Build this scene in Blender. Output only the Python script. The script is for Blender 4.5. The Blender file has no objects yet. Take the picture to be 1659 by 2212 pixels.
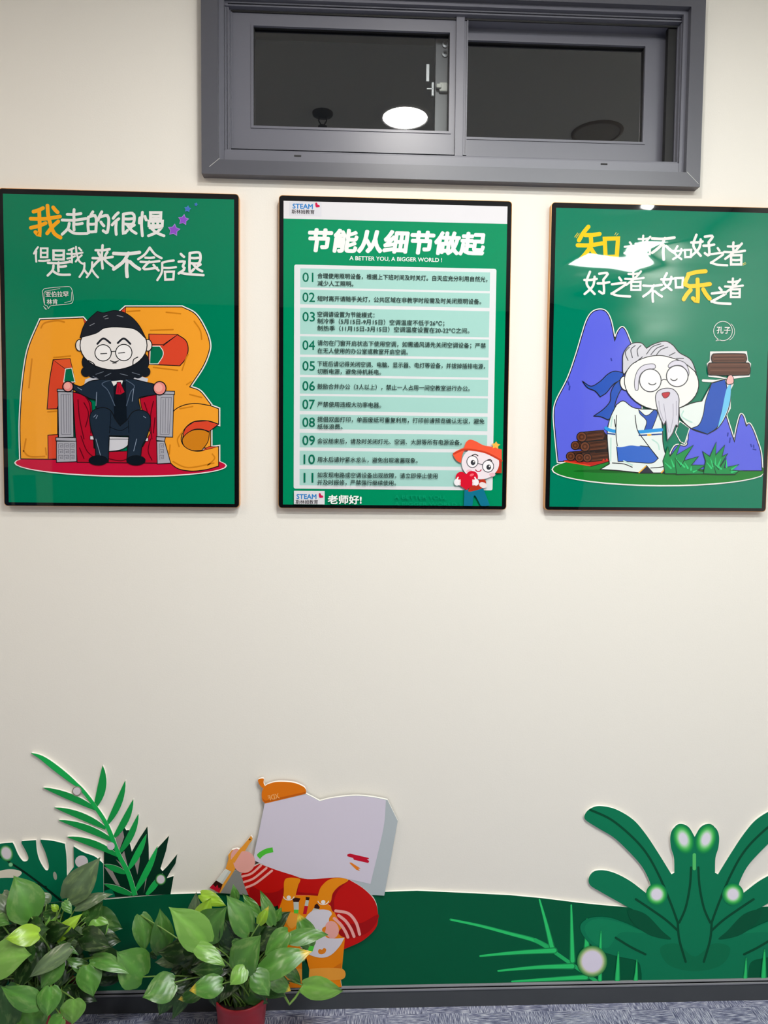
import bpy, bmesh, math, random
from mathutils import Vector, Matrix
from mathutils.geometry import tessellate_polygon
sc = bpy.context.scene
COL = sc.collection

# ------------------------------------------------------------------ camera
FPX = 1533.0
CX, CY = 829.5, 1106.0
CAM = Vector((0.0, -1.879, 1.4625))
YAW, PITCH, ROLL = 0.0411, -0.0544, 0.0098
_f = Vector((math.sin(YAW)*math.cos(PITCH), math.cos(YAW)*math.cos(PITCH), math.sin(PITCH)))
_r0 = Vector((math.cos(YAW), -math.sin(YAW), 0)); _u0 = _r0.cross(_f)
_r = _r0*math.cos(ROLL) + _u0*math.sin(ROLL); _u = _r.cross(_f)
cd = bpy.data.cameras.new('camera'); cam = bpy.data.objects.new('camera', cd); COL.objects.link(cam)
cd.sensor_fit = 'VERTICAL'; cd.sensor_height = 36.0; cd.lens = FPX/2212*36.0; cd.clip_start = 0.05
M = Matrix(((_r.x, _u.x, -_f.x, CAM.x), (_r.y, _u.y, -_f.y, CAM.y), (_r.z, _u.z, -_f.z, CAM.z), (0, 0, 0, 1)))
cam.matrix_world = M
sc.camera = cam

def ray(px, py):
    return (_f + _r*((px-CX)/FPX) + _u*((CY-py)/FPX))
def wp(px, py, d=0.0):
    """where the photo's pixel falls on the plane y = -d (d metres in front of the wall)"""
    v = ray(px, py); return CAM + v*((-d-CAM.y)/v.y)
def mirrored(px, py, d, z):
    """follow a reflection off a wall-parallel pane up to height z"""
    p = wp(px, py, d); v = ray(px, py); v = Vector((v.x, -v.y, v.z)); return p + v*((z-p.z)/v.z)

# ------------------------------------------------------------------ world, exposure
CEIL = 2.9
w = bpy.data.worlds.new('night'); sc.world = w; w.use_nodes = True
w.node_tree.nodes['Background'].inputs[0].default_value = (0.010, 0.011, 0.013, 1)
w.node_tree.nodes['Background'].inputs[1].default_value = 1.0
sc.view_settings.view_transform = 'Standard'; sc.view_settings.look = 'None'
sc.view_settings.gamma = 1.0; sc.view_settings.use_curve_mapping = False
sc.view_settings.exposure = 0.0
DOWN_L, PANEL_L, FILL_L = 215.0, 40.0, 70.0          # brightness of the lit downlights, the panel light and the added fill strip
WARM = (1.0, 0.955, 0.91)
NEUT = (0.97, 1.0, 0.985)

# ------------------------------------------------------------------ materials
def lin(c):
    if isinstance(c, str):
        c = c.lstrip('#'); c = [int(c[i:i+2], 16)/255 for i in (0, 2, 4)]
    return tuple(x/12.92 if x <= .04045 else ((x+.055)/1.055)**2.4 for x in c)
WOFF = 0.0                             # shifts the ripple of the glossy sheets
_mc = {}
def mat(col, rough=.5, metal=0.0, spec=.5, key=''):
    k = (col, rough, metal, spec, key)
    if k in _mc: return _mc[k]
    m = bpy.data.materials.new('paint_%d' % len(_mc)); m.use_nodes = True
    b = m.node_tree.nodes['Principled BSDF']
    b.inputs['Base Color'].default_value = (*lin(col), 1); b.inputs['Roughness'].default_value = rough
    b.inputs['Metallic'].default_value = metal; b.inputs['Specular IOR Level'].default_value = spec
    _mc[k] = m; return m
def gloss(col, warp):
    """print under a glossy, slightly wavy clear sheet"""
    k = ('g', col, warp)
    if k in _mc: return _mc[k]
    m = mat(col, .7, 0, .0, 'gloss%s' % warp); nt = m.node_tree; b = nt.nodes['Principled BSDF']
    b.inputs['Coat Weight'].default_value = 1.0; b.inputs['Coat Roughness'].default_value = .02
    g = nt.nodes.new('ShaderNodeNewGeometry'); mp = nt.nodes.new('ShaderNodeMapping')
    mp.inputs['Scale'].default_value = (1.5, 1.0, 5.0) if warp > .003 else (1.5, 1.5, 2.0)
    mp.inputs['Location'].default_value = (WOFF, 0, 0)
    nz = nt.nodes.new('ShaderNodeTexNoise'); nz.inputs['Scale'].default_value = 1.6; nz.inputs['Detail'].default_value = 1.0
    bp = nt.nodes.new('ShaderNodeBump'); bp.inputs['Distance'].default_value = warp; bp.inputs['Strength'].default_value = 1.0
    L = nt.links.new
    L(g.outputs['Position'], mp.inputs['Vector']); L(mp.outputs[0], nz.inputs['Vector'])
    L(nz.outputs['Fac'], bp.inputs['Height']); L(bp.outputs[0], b.inputs['Coat Normal'])
    _mc[k] = m; return m
def emit(name, col, s):
    m = bpy.data.materials.new(name); m.use_nodes = True; nt = m.node_tree; nt.nodes.clear()
    e = nt.nodes.new('ShaderNodeEmission'); o = nt.nodes.new('ShaderNodeOutputMaterial')
    e.inputs[0].default_value = (*col, 1); e.inputs[1].default_value = s
    nt.links.new(e.outputs[0], o.inputs[0]); return m
def wall_paint(name, col):
    m = mat(col, .75, 0, .3, name); nt = m.node_tree; b = nt.nodes['Principled BSDF']
    g = nt.nodes.new('ShaderNodeNewGeometry'); nz = nt.nodes.new('ShaderNodeTexNoise')
    nz.inputs['Scale'].default_value = 260; nz.inputs['Detail'].default_value = 3
    bp = nt.nodes.new('ShaderNodeBump'); bp.inputs['Distance'].default_value = .0006; bp.inputs['Strength'].default_value = .25
    nt.links.new(g.outputs['Position'], nz.inputs['Vector']); nt.links.new(nz.outputs['Fac'], bp.inputs['Height'])
    nt.links.new(bp.outputs[0], b.inputs['Normal']); return m
def carpet():
    m = bpy.data.materials.new('carpet'); m.use_nodes = True; nt = m.node_tree; b = nt.nodes['Principled BSDF']; L = nt.links.new
    b.inputs['Roughness'].default_value = .95; b.inputs['Specular IOR Level'].default_value = .1
    g = nt.nodes.new('ShaderNodeNewGeometry')
    def noise(sx, sy, det=3):
        mp = nt.nodes.new('ShaderNodeMapping'); mp.inputs['Scale'].default_value = (sx, sy, 1)
        n = nt.nodes.new('ShaderNodeTexNoise'); n.inputs['Scale'].default_value = 1; n.inputs['Detail'].default_value = det
        L(g.outputs['Position'], mp.inputs['Vector']); L(mp.outputs[0], n.inputs['Vector']); return n.outputs['Fac']
    a, c, fine, broad = noise(40, 420, 2), noise(420, 40, 2), noise(520, 520, 2), noise(9, 14, 2)
    ck = nt.nodes.new('ShaderNodeTexChecker'); mp = nt.nodes.new('ShaderNodeMapping'); mp.inputs['Scale'].default_value = (9, 5.5, 1)
    mp.inputs['Location'].default_value = (.13, .21, .5)
    L(g.outputs['Position'], mp.inputs['Vector']); L(mp.outputs[0], ck.inputs['Vector']); ck.inputs['Scale'].default_value = 1
    mx = nt.nodes.new('ShaderNodeMix'); L(ck.outputs['Fac'], mx.inputs[0]); L(a, mx.inputs[2]); L(c, mx.inputs[3])
    r = nt.nodes.new('ShaderNodeValToRGB'); cr = r.color_ramp
    cr.elements[0].position = .36; cr.elements[0].color = (*lin('#585c76'), 1)
    cr.elements[1].position = .66; cr.elements[1].color = (*lin('#c9ccda'), 1)
    e = cr.elements.new(.5); e.color = (*lin('#868ba5'), 1)
    ad = nt.nodes.new('ShaderNodeMath'); ad.operation = 'MULTIPLY_ADD'; ad.inputs[1].default_value = .22
    L(fine, ad.inputs[0]); s2 = nt.nodes.new('ShaderNodeMath'); s2.operation = 'ADD'; s2.inputs[1].default_value = -.11
    L(mx.outputs[0], s2.inputs[0]); L(s2.outputs[0], ad.inputs[2])
    br = nt.nodes.new('ShaderNodeMath'); br.operation = 'MULTIPLY_ADD'; br.inputs[1].default_value = .2
    s3 = nt.nodes.new('ShaderNodeMath'); s3.operation = 'ADD'; s3.inputs[1].default_value = -.1; L(ad.outputs[0], s3.inputs[0])
    L(broad, br.inputs[0]); L(s3.outputs[0], br.inputs[2]); L(br.outputs[0], r.inputs['Fac']); L(r.outputs['Color'], b.inputs['Base Color'])
    bp = nt.nodes.new('ShaderNodeBump'); bp.inputs['Distance'].default_value = .003; L(ad.outputs[0], bp.inputs['Height']); L(bp.outputs[0], b.inputs['Normal'])
    return m
def glass():
    m = bpy.data.materials.new('window_glass'); m.use_nodes = True; nt = m.node_tree; nt.nodes.clear(); L = nt.links.new
    t = nt.nodes.new('ShaderNodeBsdfTransparent'); t.inputs[0].default_value = (.82, .85, .84, 1)
    gl = nt.nodes.new('ShaderNodeBsdfGlossy'); gl.inputs['Roughness'].default_value = .012
    f = nt.nodes.new('ShaderNodeFresnel'); f.inputs[0].default_value = 1.5
    mx = nt.nodes.new('ShaderNodeMixShader'); o = nt.nodes.new('ShaderNodeOutputMaterial')
    k = nt.nodes.new('ShaderNodeMath'); k.operation = 'MULTIPLY'; k.inputs[1].default_value = 3.0; k.use_clamp = True   # sealed double glazing: four faces
    L(f.outputs[0], k.inputs[0]); L(k.outputs[0], mx.inputs[0]); L(t.outputs[0], mx.inputs[1]); L(gl.outputs[0], mx.inputs[2]); L(mx.outputs[0], o.inputs[0])
    return m

# ------------------------------------------------------------------ object helpers
def link(name, bm, mats, parent=None, smooth=False):
    me = bpy.data.meshes.new(name); bm.to_mesh(me); bm.free()
    for m in (mats if isinstance(mats, (list, tuple)) else [mats]): me.materials.append(m)
    if smooth:
        for p in me.polygons: p.use_smooth = True
    o = bpy.data.objects.new(name, me); COL.objects.link(o)
    if parent is not None:
        o.parent = parent; o.matrix_parent_inverse = Matrix.Translation(-parent.location)
    return o
def tag(o, label=None, cat=None, group=None, kind=None):
    if label: o['label'] = label
    if cat: o['category'] = cat
    if group: o['group'] = group
    if kind: o['kind'] = kind
    return o
def thing(name, loc, label=None, cat=None, group=None, kind=None):
    o = bpy.data.objects.new(name, None); COL.objects.link(o); o.location = loc; o.empty_display_size = .05
    return tag(o, label, cat, group, kind)
def box(bm, x0, x1, y0, y1, z0, z1, bevel=0, mi=0):
    ret = bmesh.ops.create_cube(bm, size=1)
    vs = ret['verts']
    for v in vs:
        v.co = Vector(((x0+x1)/2+v.co.x*(x1-x0), (y0+y1)/2+v.co.y*(y1-y0), (z0+z1)/2+v.co.z*(z1-z0)))
    fs = list({f for v in vs for f in v.link_faces})
    for f in fs: f.material_index = mi
    if bevel:
        es = list({e for v in vs for e in v.link_edges})
        r = bmesh.ops.bevel(bm, geom=es, offset=bevel, segments=2, profile=.5, affect='EDGES')
        for f in r['faces']: f.material_index = mi
def lathe(bm, prof, c, n=48, mi=0, cap0=False, cap1=False):
    rings = []
    for r, z in prof:
        rings.append([bm.verts.new((c[0]+r*math.cos(2*math.pi*k/n), c[1]+r*math.sin(2*math.pi*k/n), c[2]+z)) for k in range(n)])
    for a, b in zip(rings, rings[1:]):
        for k in range(n):
            f = bm.faces.new((a[k], a[(k+1) % n], b[(k+1) % n], b[k])); f.material_index = mi
    if cap0: bm.faces.new(rings[0][::-1]).material_index = mi
    if cap1: bm.faces.new(rings[-1]).material_index = mi
def tube(bm, pts, r, n=7, r2=None):
    pts = [Vector(p) for p in pts]; prev = None; rings = []
    for i, p in enumerate(pts):
        t = (pts[min(i+1, len(pts)-1)]-pts[max(i-1, 0)]).normalized()
        a = t.cross(Vector((.13, .9, .31))).normalized(); b = t.cross(a)
        rr = r if r2 is None else r+(r2-r)*i/(len(pts)-1)
        rings.append([bm.verts.new(p+a*rr*math.cos(2*math.pi*k/n)+b*rr*math.sin(2*math.pi*k/n)) for k in range(n)])
    for a, b in zip(rings, rings[1:]):
        for k in range(n): bm.faces.new((a[k], a[(k+1) % n], b[(k+1) % n], b[k]))
    bm.faces.new(rings[0][::-1]); bm.faces.new(rings[-1])

# ------------------------------------------------------------------ flat art: printed shapes on a panel
def hermite(pts, closed=True, n=7):
    P = [Vector((p[0], p[1])) for p in pts]; S = [len(p) > 2 for p in pts]; N = len(P); out = []
    rng = range(N if closed else N-1)
    for i in rng:
        a, b = P[i], P[(i+1) % N]
        pa = P[(i-1) % N] if (closed or i > 0) else a
        pb = P[(i+2) % N] if (closed or i+2 < N) else b
        ta = (b-a) if S[i] else (b-pa)*.5
        tb = (b-a) if S[(i+1) % N] else (pb-a)*.5
        L = (b-a).length
        if ta.length > 1.3*L: ta = ta.normalized()*1.3*L
        if tb.length > 1.3*L: tb = tb.normalized()*1.3*L
        for k in range(n):
            t = k/n; h = (2*t**3-3*t*t+1, t**3-2*t*t+t, -2*t**3+3*t*t, t**3-t*t)
            q = a*h[0]+ta*h[1]+b*h[2]+tb*h[3]; out.append((q.x, q.y))
    if not closed: out.append((P[-1].x, P[-1].y))
    return out
class Art:
    """collects flat printed shapes, each a hair above the last, given where the photo shows them on the panel's plane"""
    STEP = 1.6e-5
    def __init__(s, depth, mk):
        s.bm = bmesh.new(); s.d = depth; s.mk = mk; s.mats = []; s.ix = {}; s.k = 0
        s.x0 = s.y0 = 0; s.s = 1.0; s.clip = None
    def reg(s, x0, y0, sc_): s.x0, s.y0, s.s = x0, y0, sc_
    def mi(s, c):
        if c not in s.ix: s.ix[c] = len(s.mats); s.mats.append(s.mk(c))
        return s.ix[c]
    def P(s, p, dd=0):
        q = wp(s.x0+p[0]/s.s, s.y0+p[1]/s.s, s.d); q.y = -(s.d+dd)
        if s.clip:
            q.x = min(max(q.x, s.clip[0]), s.clip[1]); q.z = min(max(q.z, s.clip[2]), s.clip[3])
        return q
    def lay(s): s.k += 1; return s.k*s.STEP
    def fill(s, W, mi):
        vs = [s.bm.verts.new(p) for p in W]
        for t in tessellate_polygon([[Vector((p.x, p.z, 0)) for p in W]]):
            a, b, c = (vs[i] for i in t)
            n = (b.co-a.co).cross(c.co-a.co)
            if n.length < 1e-12: continue
            try: f = s.bm.faces.new((a, b, c) if n.y < 0 else (a, c, b)); f.material_index = mi
            except ValueError: pass
    def poly(s, pts, c, sm=False, line=None, lw=4):
        z = s.lay(); q = hermite(pts) if sm else pts
        s.fill([s.P(p, z) for p in q], s.mi(c))
        if line: s.stroke(list(q)+[q[0]], lw, line)
    def ell(s, cx, cy, rx, ry, c, rot=0, line=None, lw=4, n=36):
        a = math.radians(rot)
        pts = [(cx+rx*math.cos(t)*math.cos(a)-ry*math.sin(t)*math.sin(a), cy+rx*math.cos(t)*math.sin(a)+ry*math.sin(t)*math.cos(a)) for t in (2*math.pi*k/n for k in range(n))]
        if c: s.poly(pts, c)
        if line: s.stroke(pts+[pts[0]], lw, line)
    def arc(s, cx, cy, rx, ry, a0, a1, c, lw, n=12):
        s.stroke([(cx+rx*math.cos(math.radians(a0+(a1-a0)*k/n)), cy+ry*math.sin(math.radians(a0+(a1-a0)*k/n))) for k in range(n+1)], lw, c)
    def stroke(s, pts, wd, c, sm=False, z=None, taper=None):
        """one ribbon with mitred bends and round ends"""
        if sm: pts = hermite(pts, False, 6)
        z = z or s.lay(); mi = s.mi(c); P = [Vector((p[0], p[1])) for p in pts]
        closed = len(P) > 3 and (P[0]-P[-1]).length < 1e-6
        Q = [P[0]]
        for i, p in enumerate(P[1:], 1):            # drop points closer together than the bend needs
            if (p-Q[-1]).length > (wd*.45 if sm else 1e-4) or i == len(P)-1: Q.append(p)
        if closed: Q = Q[:-1]
        n = len(Q)
        if n < 2: return
        W = lambda q: s.bm.verts.new(s.P(q, z))
        hw = [wd/2*(1 if not taper else taper[0]+(taper[1]-taper[0])*i/(n-1)) for i in range(n)]
        A_, B_ = [], []
        for i in range(n):
            a = Q[(i-1) % n] if (closed or i) else None; b = Q[(i+1) % n] if (closed or i < n-1) else None
            t0 = (Q[i]-a).normalized() if a is not None else None; t1 = (b-Q[i]).normalized() if b is not None else None
            t0 = t0 or t1; t1 = t1 or t0
            n0, n1 = Vector((-t0.y, t0.x)), Vector((-t1.y, t1.x)); m = n0+n1
            m = n1 if m.length < .2 else m.normalized()
            k = hw[i]/max(.5, m.dot(n1)); A_.append(Q[i]+m*k); B_.append(Q[i]-m*k)
        va, vb = [W(q) for q in A_], [W(q) for q in B_]
        def quad(i, j):
            for t in ((va[i], va[j], vb[j]), (va[i], vb[j], vb[i])):
                nn = (t[1].co-t[0].co).cross(t[2].co-t[0].co)
                if nn.length < 1e-13: continue
                s.bm.faces.new(t if nn.y < 0 else t[::-1]).material_index = mi
        for i in range(n if closed else n-1): quad(i, (i+1) % n)
        if not closed:
            for e, o in ((0, 1), (n-1, n-2)):
                d = (Q[e]-Q[o]).normalized(); p = Vector((-d.y, d.x)); prev = None; cap = []
                for k in range(9): th = -math.pi/2+math.pi*k/8; cap.append(Q[e]+(d*math.cos(th)+p*math.sin(th))*hw[e])
                s.fill([s.P(q, z) for q in cap], mi)
    def glow(s, cx, cy, rx, ry, core, halo, rot=0, size=(1.45, .95)):
        """printed ball with a printed halo"""
        def rgb(h): return [int(h[i:i+2], 16) for i in (1, 3, 5)]
        ch = [rgb(c) for c in list(halo)+[core]]; n = 9
        for k in range(n+1):
            t = k/n*(len(ch)-1); i = min(int(t), len(ch)-2); u = t-i
            c = '#%02x%02x%02x' % tuple(round(a+(b-a)*u) for a, b in zip(ch[i], ch[i+1]))
            f = size[0]+(size[1]-size[0])*k/n; s.ell(cx, cy, rx*f, ry*f, c, rot)
    def glyph(s, ch, x0, y0, x1, y1, wd, c):
        for st in HAND[ch]:
            z = s.lay()
            q = [(x0+(x1-x0)*p[0]/100, y0+(y1-y0)*p[1]/100) for p in st]
            closed = len(q) > 3 and st[0] == st[-1]
            if len(q) == 2:
                dx, dy = q[1][0]-q[0][0], q[1][1]-q[0][1]
                q = [q[0], (q[0][0]+dx*.5-dy*.04, q[0][1]+dy*.5+dx*.04), q[1]]
            s.stroke(q, wd, c, sm=not closed, z=z)
    def text(s, body, x0, yc, x1, h, c, bold=0.0, shear=0.0, ink=False, rot=0, flip=False):
        """lettering: left edge x0, right edge x1, centre height yc at the left, em (or ink) height h"""
        cu = bpy.data.curves.new('lettering', 'FONT'); cu.body = body; cu.size = 1; cu.shear = shear; cu.resolution_u = 3
        o = bpy.data.objects.new('lettering', cu); COL.objects.link(o)
        dg = bpy.context.evaluated_depsgraph_get(); dg.update()
        ev = o.evaluated_get(dg); me = ev.to_mesh()
        V = [Vector(v.co) for v in me.vertices]; F = [tuple(p.vertices) for p in me.polygons]
        ev.to_mesh_clear(); bpy.data.objects.remove(o); bpy.data.curves.remove(cu)
        xa, xb = min(v.x for v in V), max(v.x for v in V)
        ya, yb = min(v.y for v in V), max(v.y for v in V)
        L, R = s.P((x0, yc)), s.P((x1, yc)); hm = (s.P((x0, yc-h/2))-s.P((x0, yc+h/2))).length
        sx = (R.x-L.x)/(xb-xa)
        if ink: sy = hm/(yb-ya); mid = (ya+yb)/2
        else: sy = hm; mid = .37
        z = s.lay(); mi = s.mi(c); offs = [(0, 0)]
        if bold: offs += [(bold, 0), (-bold, 0), (0, bold), (0, -bold), (bold*.7, bold*.7), (-bold*.7, bold*.7), (bold*.7, -bold*.7), (-bold*.7, -bold*.7)]
        ca, sa = math.cos(math.radians(rot)), math.sin(math.radians(rot))
        for j, (ox, oy) in enumerate(offs):
            vs = []
            for v in V:
                x = (v.x-xa)*sx+ox*hm; y = (v.y-mid)*sy+oy*hm
                if flip: x = (R.x-L.x)-x
                q = Vector((L.x+x*ca-y*sa, -(s.d+z+j*1.3e-5), L.z+x*sa+y*ca))
                if s.clip:
                    q.x = min(max(q.x, s.clip[0]), s.clip[1]); q.z = min(max(q.z, s.clip[2]), s.clip[3])
                vs.append(s.bm.verts.new(q))
            for f in F:
                try: s.bm.faces.new([vs[i] for i in (f if not flip else f[::-1])]).material_index = mi
                except ValueError: pass
        s.k += len(offs)-1
    def rect(s, X0, X1, Z0, Z1, c, r=0):
        z = s.lay(); W = []
        for cx, cz, a0 in ((X1-r, Z1-r, 0), (X0+r, Z1-r, 90), (X0+r, Z0+r, 180), (X1-r, Z0+r, 270)):
            for k in range(7 if r else 1):
                a = math.radians(a0+15*k); W.append(Vector((cx+r*math.cos(a), -(s.d+z), cz+r*math.sin(a))))
        s.fill(W, s.mi(c))
    def slab(s, pts, c, edge, back, sm=False, dd=0.0):
        """a cut-out board: printed face, bare edge all round"""
        q = hermite(pts) if sm else pts
        W = [s.P(p, dd) for p in q]; s.fill(W, s.mi(c)); me = s.mi(edge)
        if sum(a.x*b.z-b.x*a.z for a, b in zip(W, W[1:]+W[:1])) < 0: W = W[::-1]
        f0 = [s.bm.verts.new(p) for p in W]; f1 = [s.bm.verts.new((p.x, -back, p.z)) for p in W]
        for i in range(len(W)):
            j = (i+1) % len(W); s.bm.faces.new((f0[i], f1[i], f1[j], f0[j])).material_index = me
        s.k = max(s.k, int(dd/s.STEP))
    def build(s, name, parent=None): return link(name, s.bm, s.mats, parent)

HAND = {
'我': [((12,22),(42,12)), ((3,42),(95,36)), ((30,18),(31,88),(18,80)), ((4,68),(50,55)), ((56,5),(60,40),(76,82),(97,96)), ((90,50),(55,84)), ((74,10),(88,24))],
'走': [((25,20),(75,17)), ((50,2),(50,38)), ((6,42),(94,36)), ((50,40),(50,80)), ((50,58),(80,55)), ((32,55),(27,75),(6,97)), ((27,77),(52,93),(98,94))],
'的': [((27,2),(16,22)), ((8,25),(9,92)), ((8,25),(40,22),(40,88)), ((8,55),(40,54)), ((8,88),(40,87)), ((66,2),(50,38)), ((60,24),(94,22),(90,90),(72,84)), ((62,46),(75,63))],
'很': [((28,4),(8,28)), ((30,30),(4,56)), ((20,46),(20,97)), ((48,10),(87,8),(86,50),(48,52)), ((48,30),(86,29)), ((48,10),(48,92),(64,80)), ((62,54),(78,78),(98,93)), ((91,57),(74,70))],
'慢': [((14,4),(14,97)), ((4,26),(2,46)), ((24,20),(29,34)), ((46,5),(87,5),(86,31),(46,31),(46,5)), ((46,18),(86,18)), ((40,39),(93,39),(92,57),(40,57),(40,39)), ((57,39),(57,57)), ((75,39),(75,57)), ((44,66),(87,64),(68,84),(38,97)), ((52,70),(72,86),(99,97))],
'但': [((28,3),(4,44)), ((18,28),(18,97)), ((45,10),(86,10),(85,68),(45,68),(45,10)), ((45,38),(85,38)), ((34,91),(99,87))],
'是': [((28,2),(73,2),(72,36),(28,36),(28,2)), ((28,19),(72,19)), ((4,49),(96,46)), ((50,48),(50,82)), ((50,64),(82,62)), ((28,60),(24,78),(3,98)), ((24,80),(52,94),(99,95))],
'从': [((28,8),(25,50),(3,94)), ((27,48),(45,76)), ((68,3),(64,50),(40,96)), ((66,46),(98,97))],
'来': [((18,22),(82,18)), ((30,32),(38,46)), ((72,30),(62,46)), ((4,55),(96,50)), ((50,2),(50,98)), ((48,54),(6,90)), ((52,54),(97,90))],
'不': [((3,11),(97,7)), ((57,10),(38,42),(3,70)), ((52,38),(52,98)), ((62,42),(97,70))],
'会': [((50,2),(30,30),(2,50)), ((50,2),(72,30),(99,46)), ((32,44),(68,43)), ((12,61),(90,58)), ((48,60),(24,91),(80,86)), ((66,74),(87,97))],
'后': [((86,3),(28,14)), ((28,14),(26,60),(4,98)), ((28,38),(97,35)), ((42,58),(87,57),(84,95),(44,96),(42,58))],
'退': [((12,8),(24,20)), ((4,40),(26,40),(20,58),(26,70),(4,88)), ((8,84),(34,90),(98,95)), ((46,5),(83,4),(82,44),(46,46)), ((46,24),(82,24)), ((46,5),(46,80),(62,70)), ((58,48),(74,68),(93,79)), ((87,51),(72,62))],
'知': [((28,2),(6,38)), ((20,24),(54,21)), ((3,51),(60,46)), ((33,24),(32,56),(3,97)), ((34,60),(55,90)), ((66,34),(97,33),(94,81),(68,82),(66,34))],
'之': [((46,2),(56,16)), ((10,35),(80,31),(8,82)), ((8,80),(40,91),(99,95))],
'者': [((20,19),(72,16)), ((45,2),(45,38)), ((3,43),(97,38)), ((83,7),(52,40),(8,73)), ((34,58),(81,57),(80,97),(34,97),(34,58)), ((34,77),(80,77))],
'如': [((26,4),(12,52),(46,94)), ((46,24),(38,62),(3,94)), ((2,37),(55,33)), ((64,30),(97,29),(94,79),(66,80),(64,30))],
'好': [((24,4),(11,52),(42,94)), ((42,24),(35,62),(3,94)), ((2,37),(50,33)), ((60,12),(93,10),(76,36)), ((76,36),(78,90),(60,83)), ((54,51),(99,46))],
'乐': [((82,5),(22,14)), ((24,14),(15,49),(97,44)), ((54,30),(54,95),(38,87)), ((30,62),(6,90)), ((74,60),(96,88))],
}

# ================================================================== THE ROOM
XL, XR, YF = -2.6, 2.0, -4.4
WALL = wall_paint('wall', '#ebe7de')
# window opening in the wall, measured at the casing
WD = .028                                    # how far the casing stands off the wall
oxl, oxr = wp(470.5, 150, WD).x, wp(1488, 190, WD).x
ozb = wp(900, 356, WD).z; ozt = wp(900, -8, WD).z
cxl, cxr = wp(434.5, 150, WD).x, wp(1519, 190, WD).x
czb = (wp(438, 378, WD).z+wp(1512, 400.5, WD).z)/2; czt = ozt+(ozb-czb)
bm = bmesh.new()
for x0, x1, z0, z1 in ((XL, oxl, 0, CEIL), (oxr, XR, 0, CEIL), (oxl, oxr, 0, ozb), (oxl, oxr, ozt, CEIL)): box(bm, x0, x1, 0, .14, z0, z1)
tag(link('wall_back', bm, WALL), kind='structure')
for n, a in (('wall_left', (XL-.1, XL, YF, .14, 0, CEIL)), ('wall_right', (XR, XR+.1, YF, .14, 0, CEIL))):
    bm = bmesh.new(); box(bm, *a); tag(link(n, bm, WALL), kind='structure')
bm = bmesh.new(); box(bm, XL-.1, XR+.1, YF-.1, YF, 0, CEIL); tag(link('wall_front', bm, wall_paint('front', '#1d2220')), kind='structure')
bm = bmesh.new(); box(bm, XL-.1, XR+.1, YF-.1, .14, CEIL, CEIL+.1); tag(link('ceiling', bm, wall_paint('ceiling', '#efece6')), kind='structure')
bm = bmesh.new(); box(bm, XL-.1, XR+.1, YF-.1, .14, -.1, 0); tag(link('floor', bm, carpet()), kind='structure')
# baseboard with a lighter rounded ledge along its top
bbz = wp(900, 2130, .012).z
bm = bmesh.new(); box(bm, XL, XR, -.014, 0, 0, bbz-.006, 0, 0); box(bm, XL, XR, -.012, 0, bbz-.006, bbz, .0025, 1); box(bm, XL, XR, -.0165, 0, bbz-.0115, bbz-.006, .001, 1)
tag(link('baseboard_back', bm, [mat('#43464a', .5), mat('#85868c', .35)]), kind='structure')

# ------------------------------------------------------------------ the window
G1, G2, G3 = mat('#6a6b75', .34), mat('#53545c', .34), mat('#4c4d56', .45)
BLK = mat('#0b0b0d', .6)
win = thing('window_1', ((oxl+oxr)/2, 0, ozb), kind='structure')
bm = bmesh.new()
def ring(bm, x0, x1, z0, z1, X0, X1, Z0, Z1, ya, yb, bev=.002, mi=0):
    """four mitred members between an outer and an inner rectangle"""
    o = [(X0, Z0), (X1, Z0), (X1, Z1), (X0, Z1)]; i = [(x0, z0), (x1, z0), (x1, z1), (x0, z1)]
    for k in range(4):
        j = (k+1) % 4; q = [o[k], o[j], i[j], i[k]]
        a = [bm.verts.new((x, ya, z)) for x, z in q]; b = [bm.verts.new((x, yb, z)) for x, z in q]
        fs = [bm.faces.new(a), bm.faces.new(b[::-1])]+[bm.faces.new((a[m], b[m], b[(m+1) % 4], a[(m+1) % 4])) for m in range(4)]
        for f in fs: f.material_index = mi
ring(bm, oxl, oxr, ozb, ozt, cxl, cxr, czb, czt, -WD, 0)
# small white scuffs where the paint chipped at the mitres
for px, py, qx, qy in ((452, 360, 474, 342), (1484, 371, 1509, 397)):
    a, b = wp(px, py, WD+.0003), wp(qx, qy, WD+.0003); t = (b-a).normalized()*.0; n = Vector((-(b-a).z, 0, (b-a).x)).normalized()*.0006
    f = bm.faces.new([bm.verts.new(p) for p in (a-n, b-n, b+n, a+n)]); f.material_index = 1
bmesh.ops.recalc_face_normals(bm, faces=bm.faces)
link('window_casing', bm, [G2, mat('#b9b9b6', .6)], win)
# track frame inside the opening: stepped profiles, ends and weep slots
ixl, ixr = wp(499, 200, -.012).x, wp(1459, 200, -.012).x
izb, izt = wp(900, 345, -.012).z, wp(760, 33, -.012).z
bm = bmesh.new()
ring(bm, oxl+.012, oxr-.012, ozb+.006, ozt-.010, oxl, oxr, ozb, ozt, -.012, .13)
ring(bm, ixl-.006, ixr+.012, izb-.003, izt+.014, oxl+.012, oxr-.012, ozb+.006, ozt-.010, .000, .13)
ring(bm, ixl, ixr, izb, izt, ixl-.006, ixr+.012, izb-.003, izt+.014, .010, .13)
for k in range(3):       # ribs along the head
    z = izt+.003+k*.009; box(bm, oxl+.013, oxr-.013, -.004+.003*k, .02, z, z+.004, .001)
for k in range(2):       # ribs along the jambs
    box(bm, ixl-.006+k*-.007, ixl-.003+k*-.007, -.003, .02, izb, izt); box(bm, ixr+.003+k*.006, ixr+.006+k*.006, -.003, .02, izb, izt)
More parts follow.
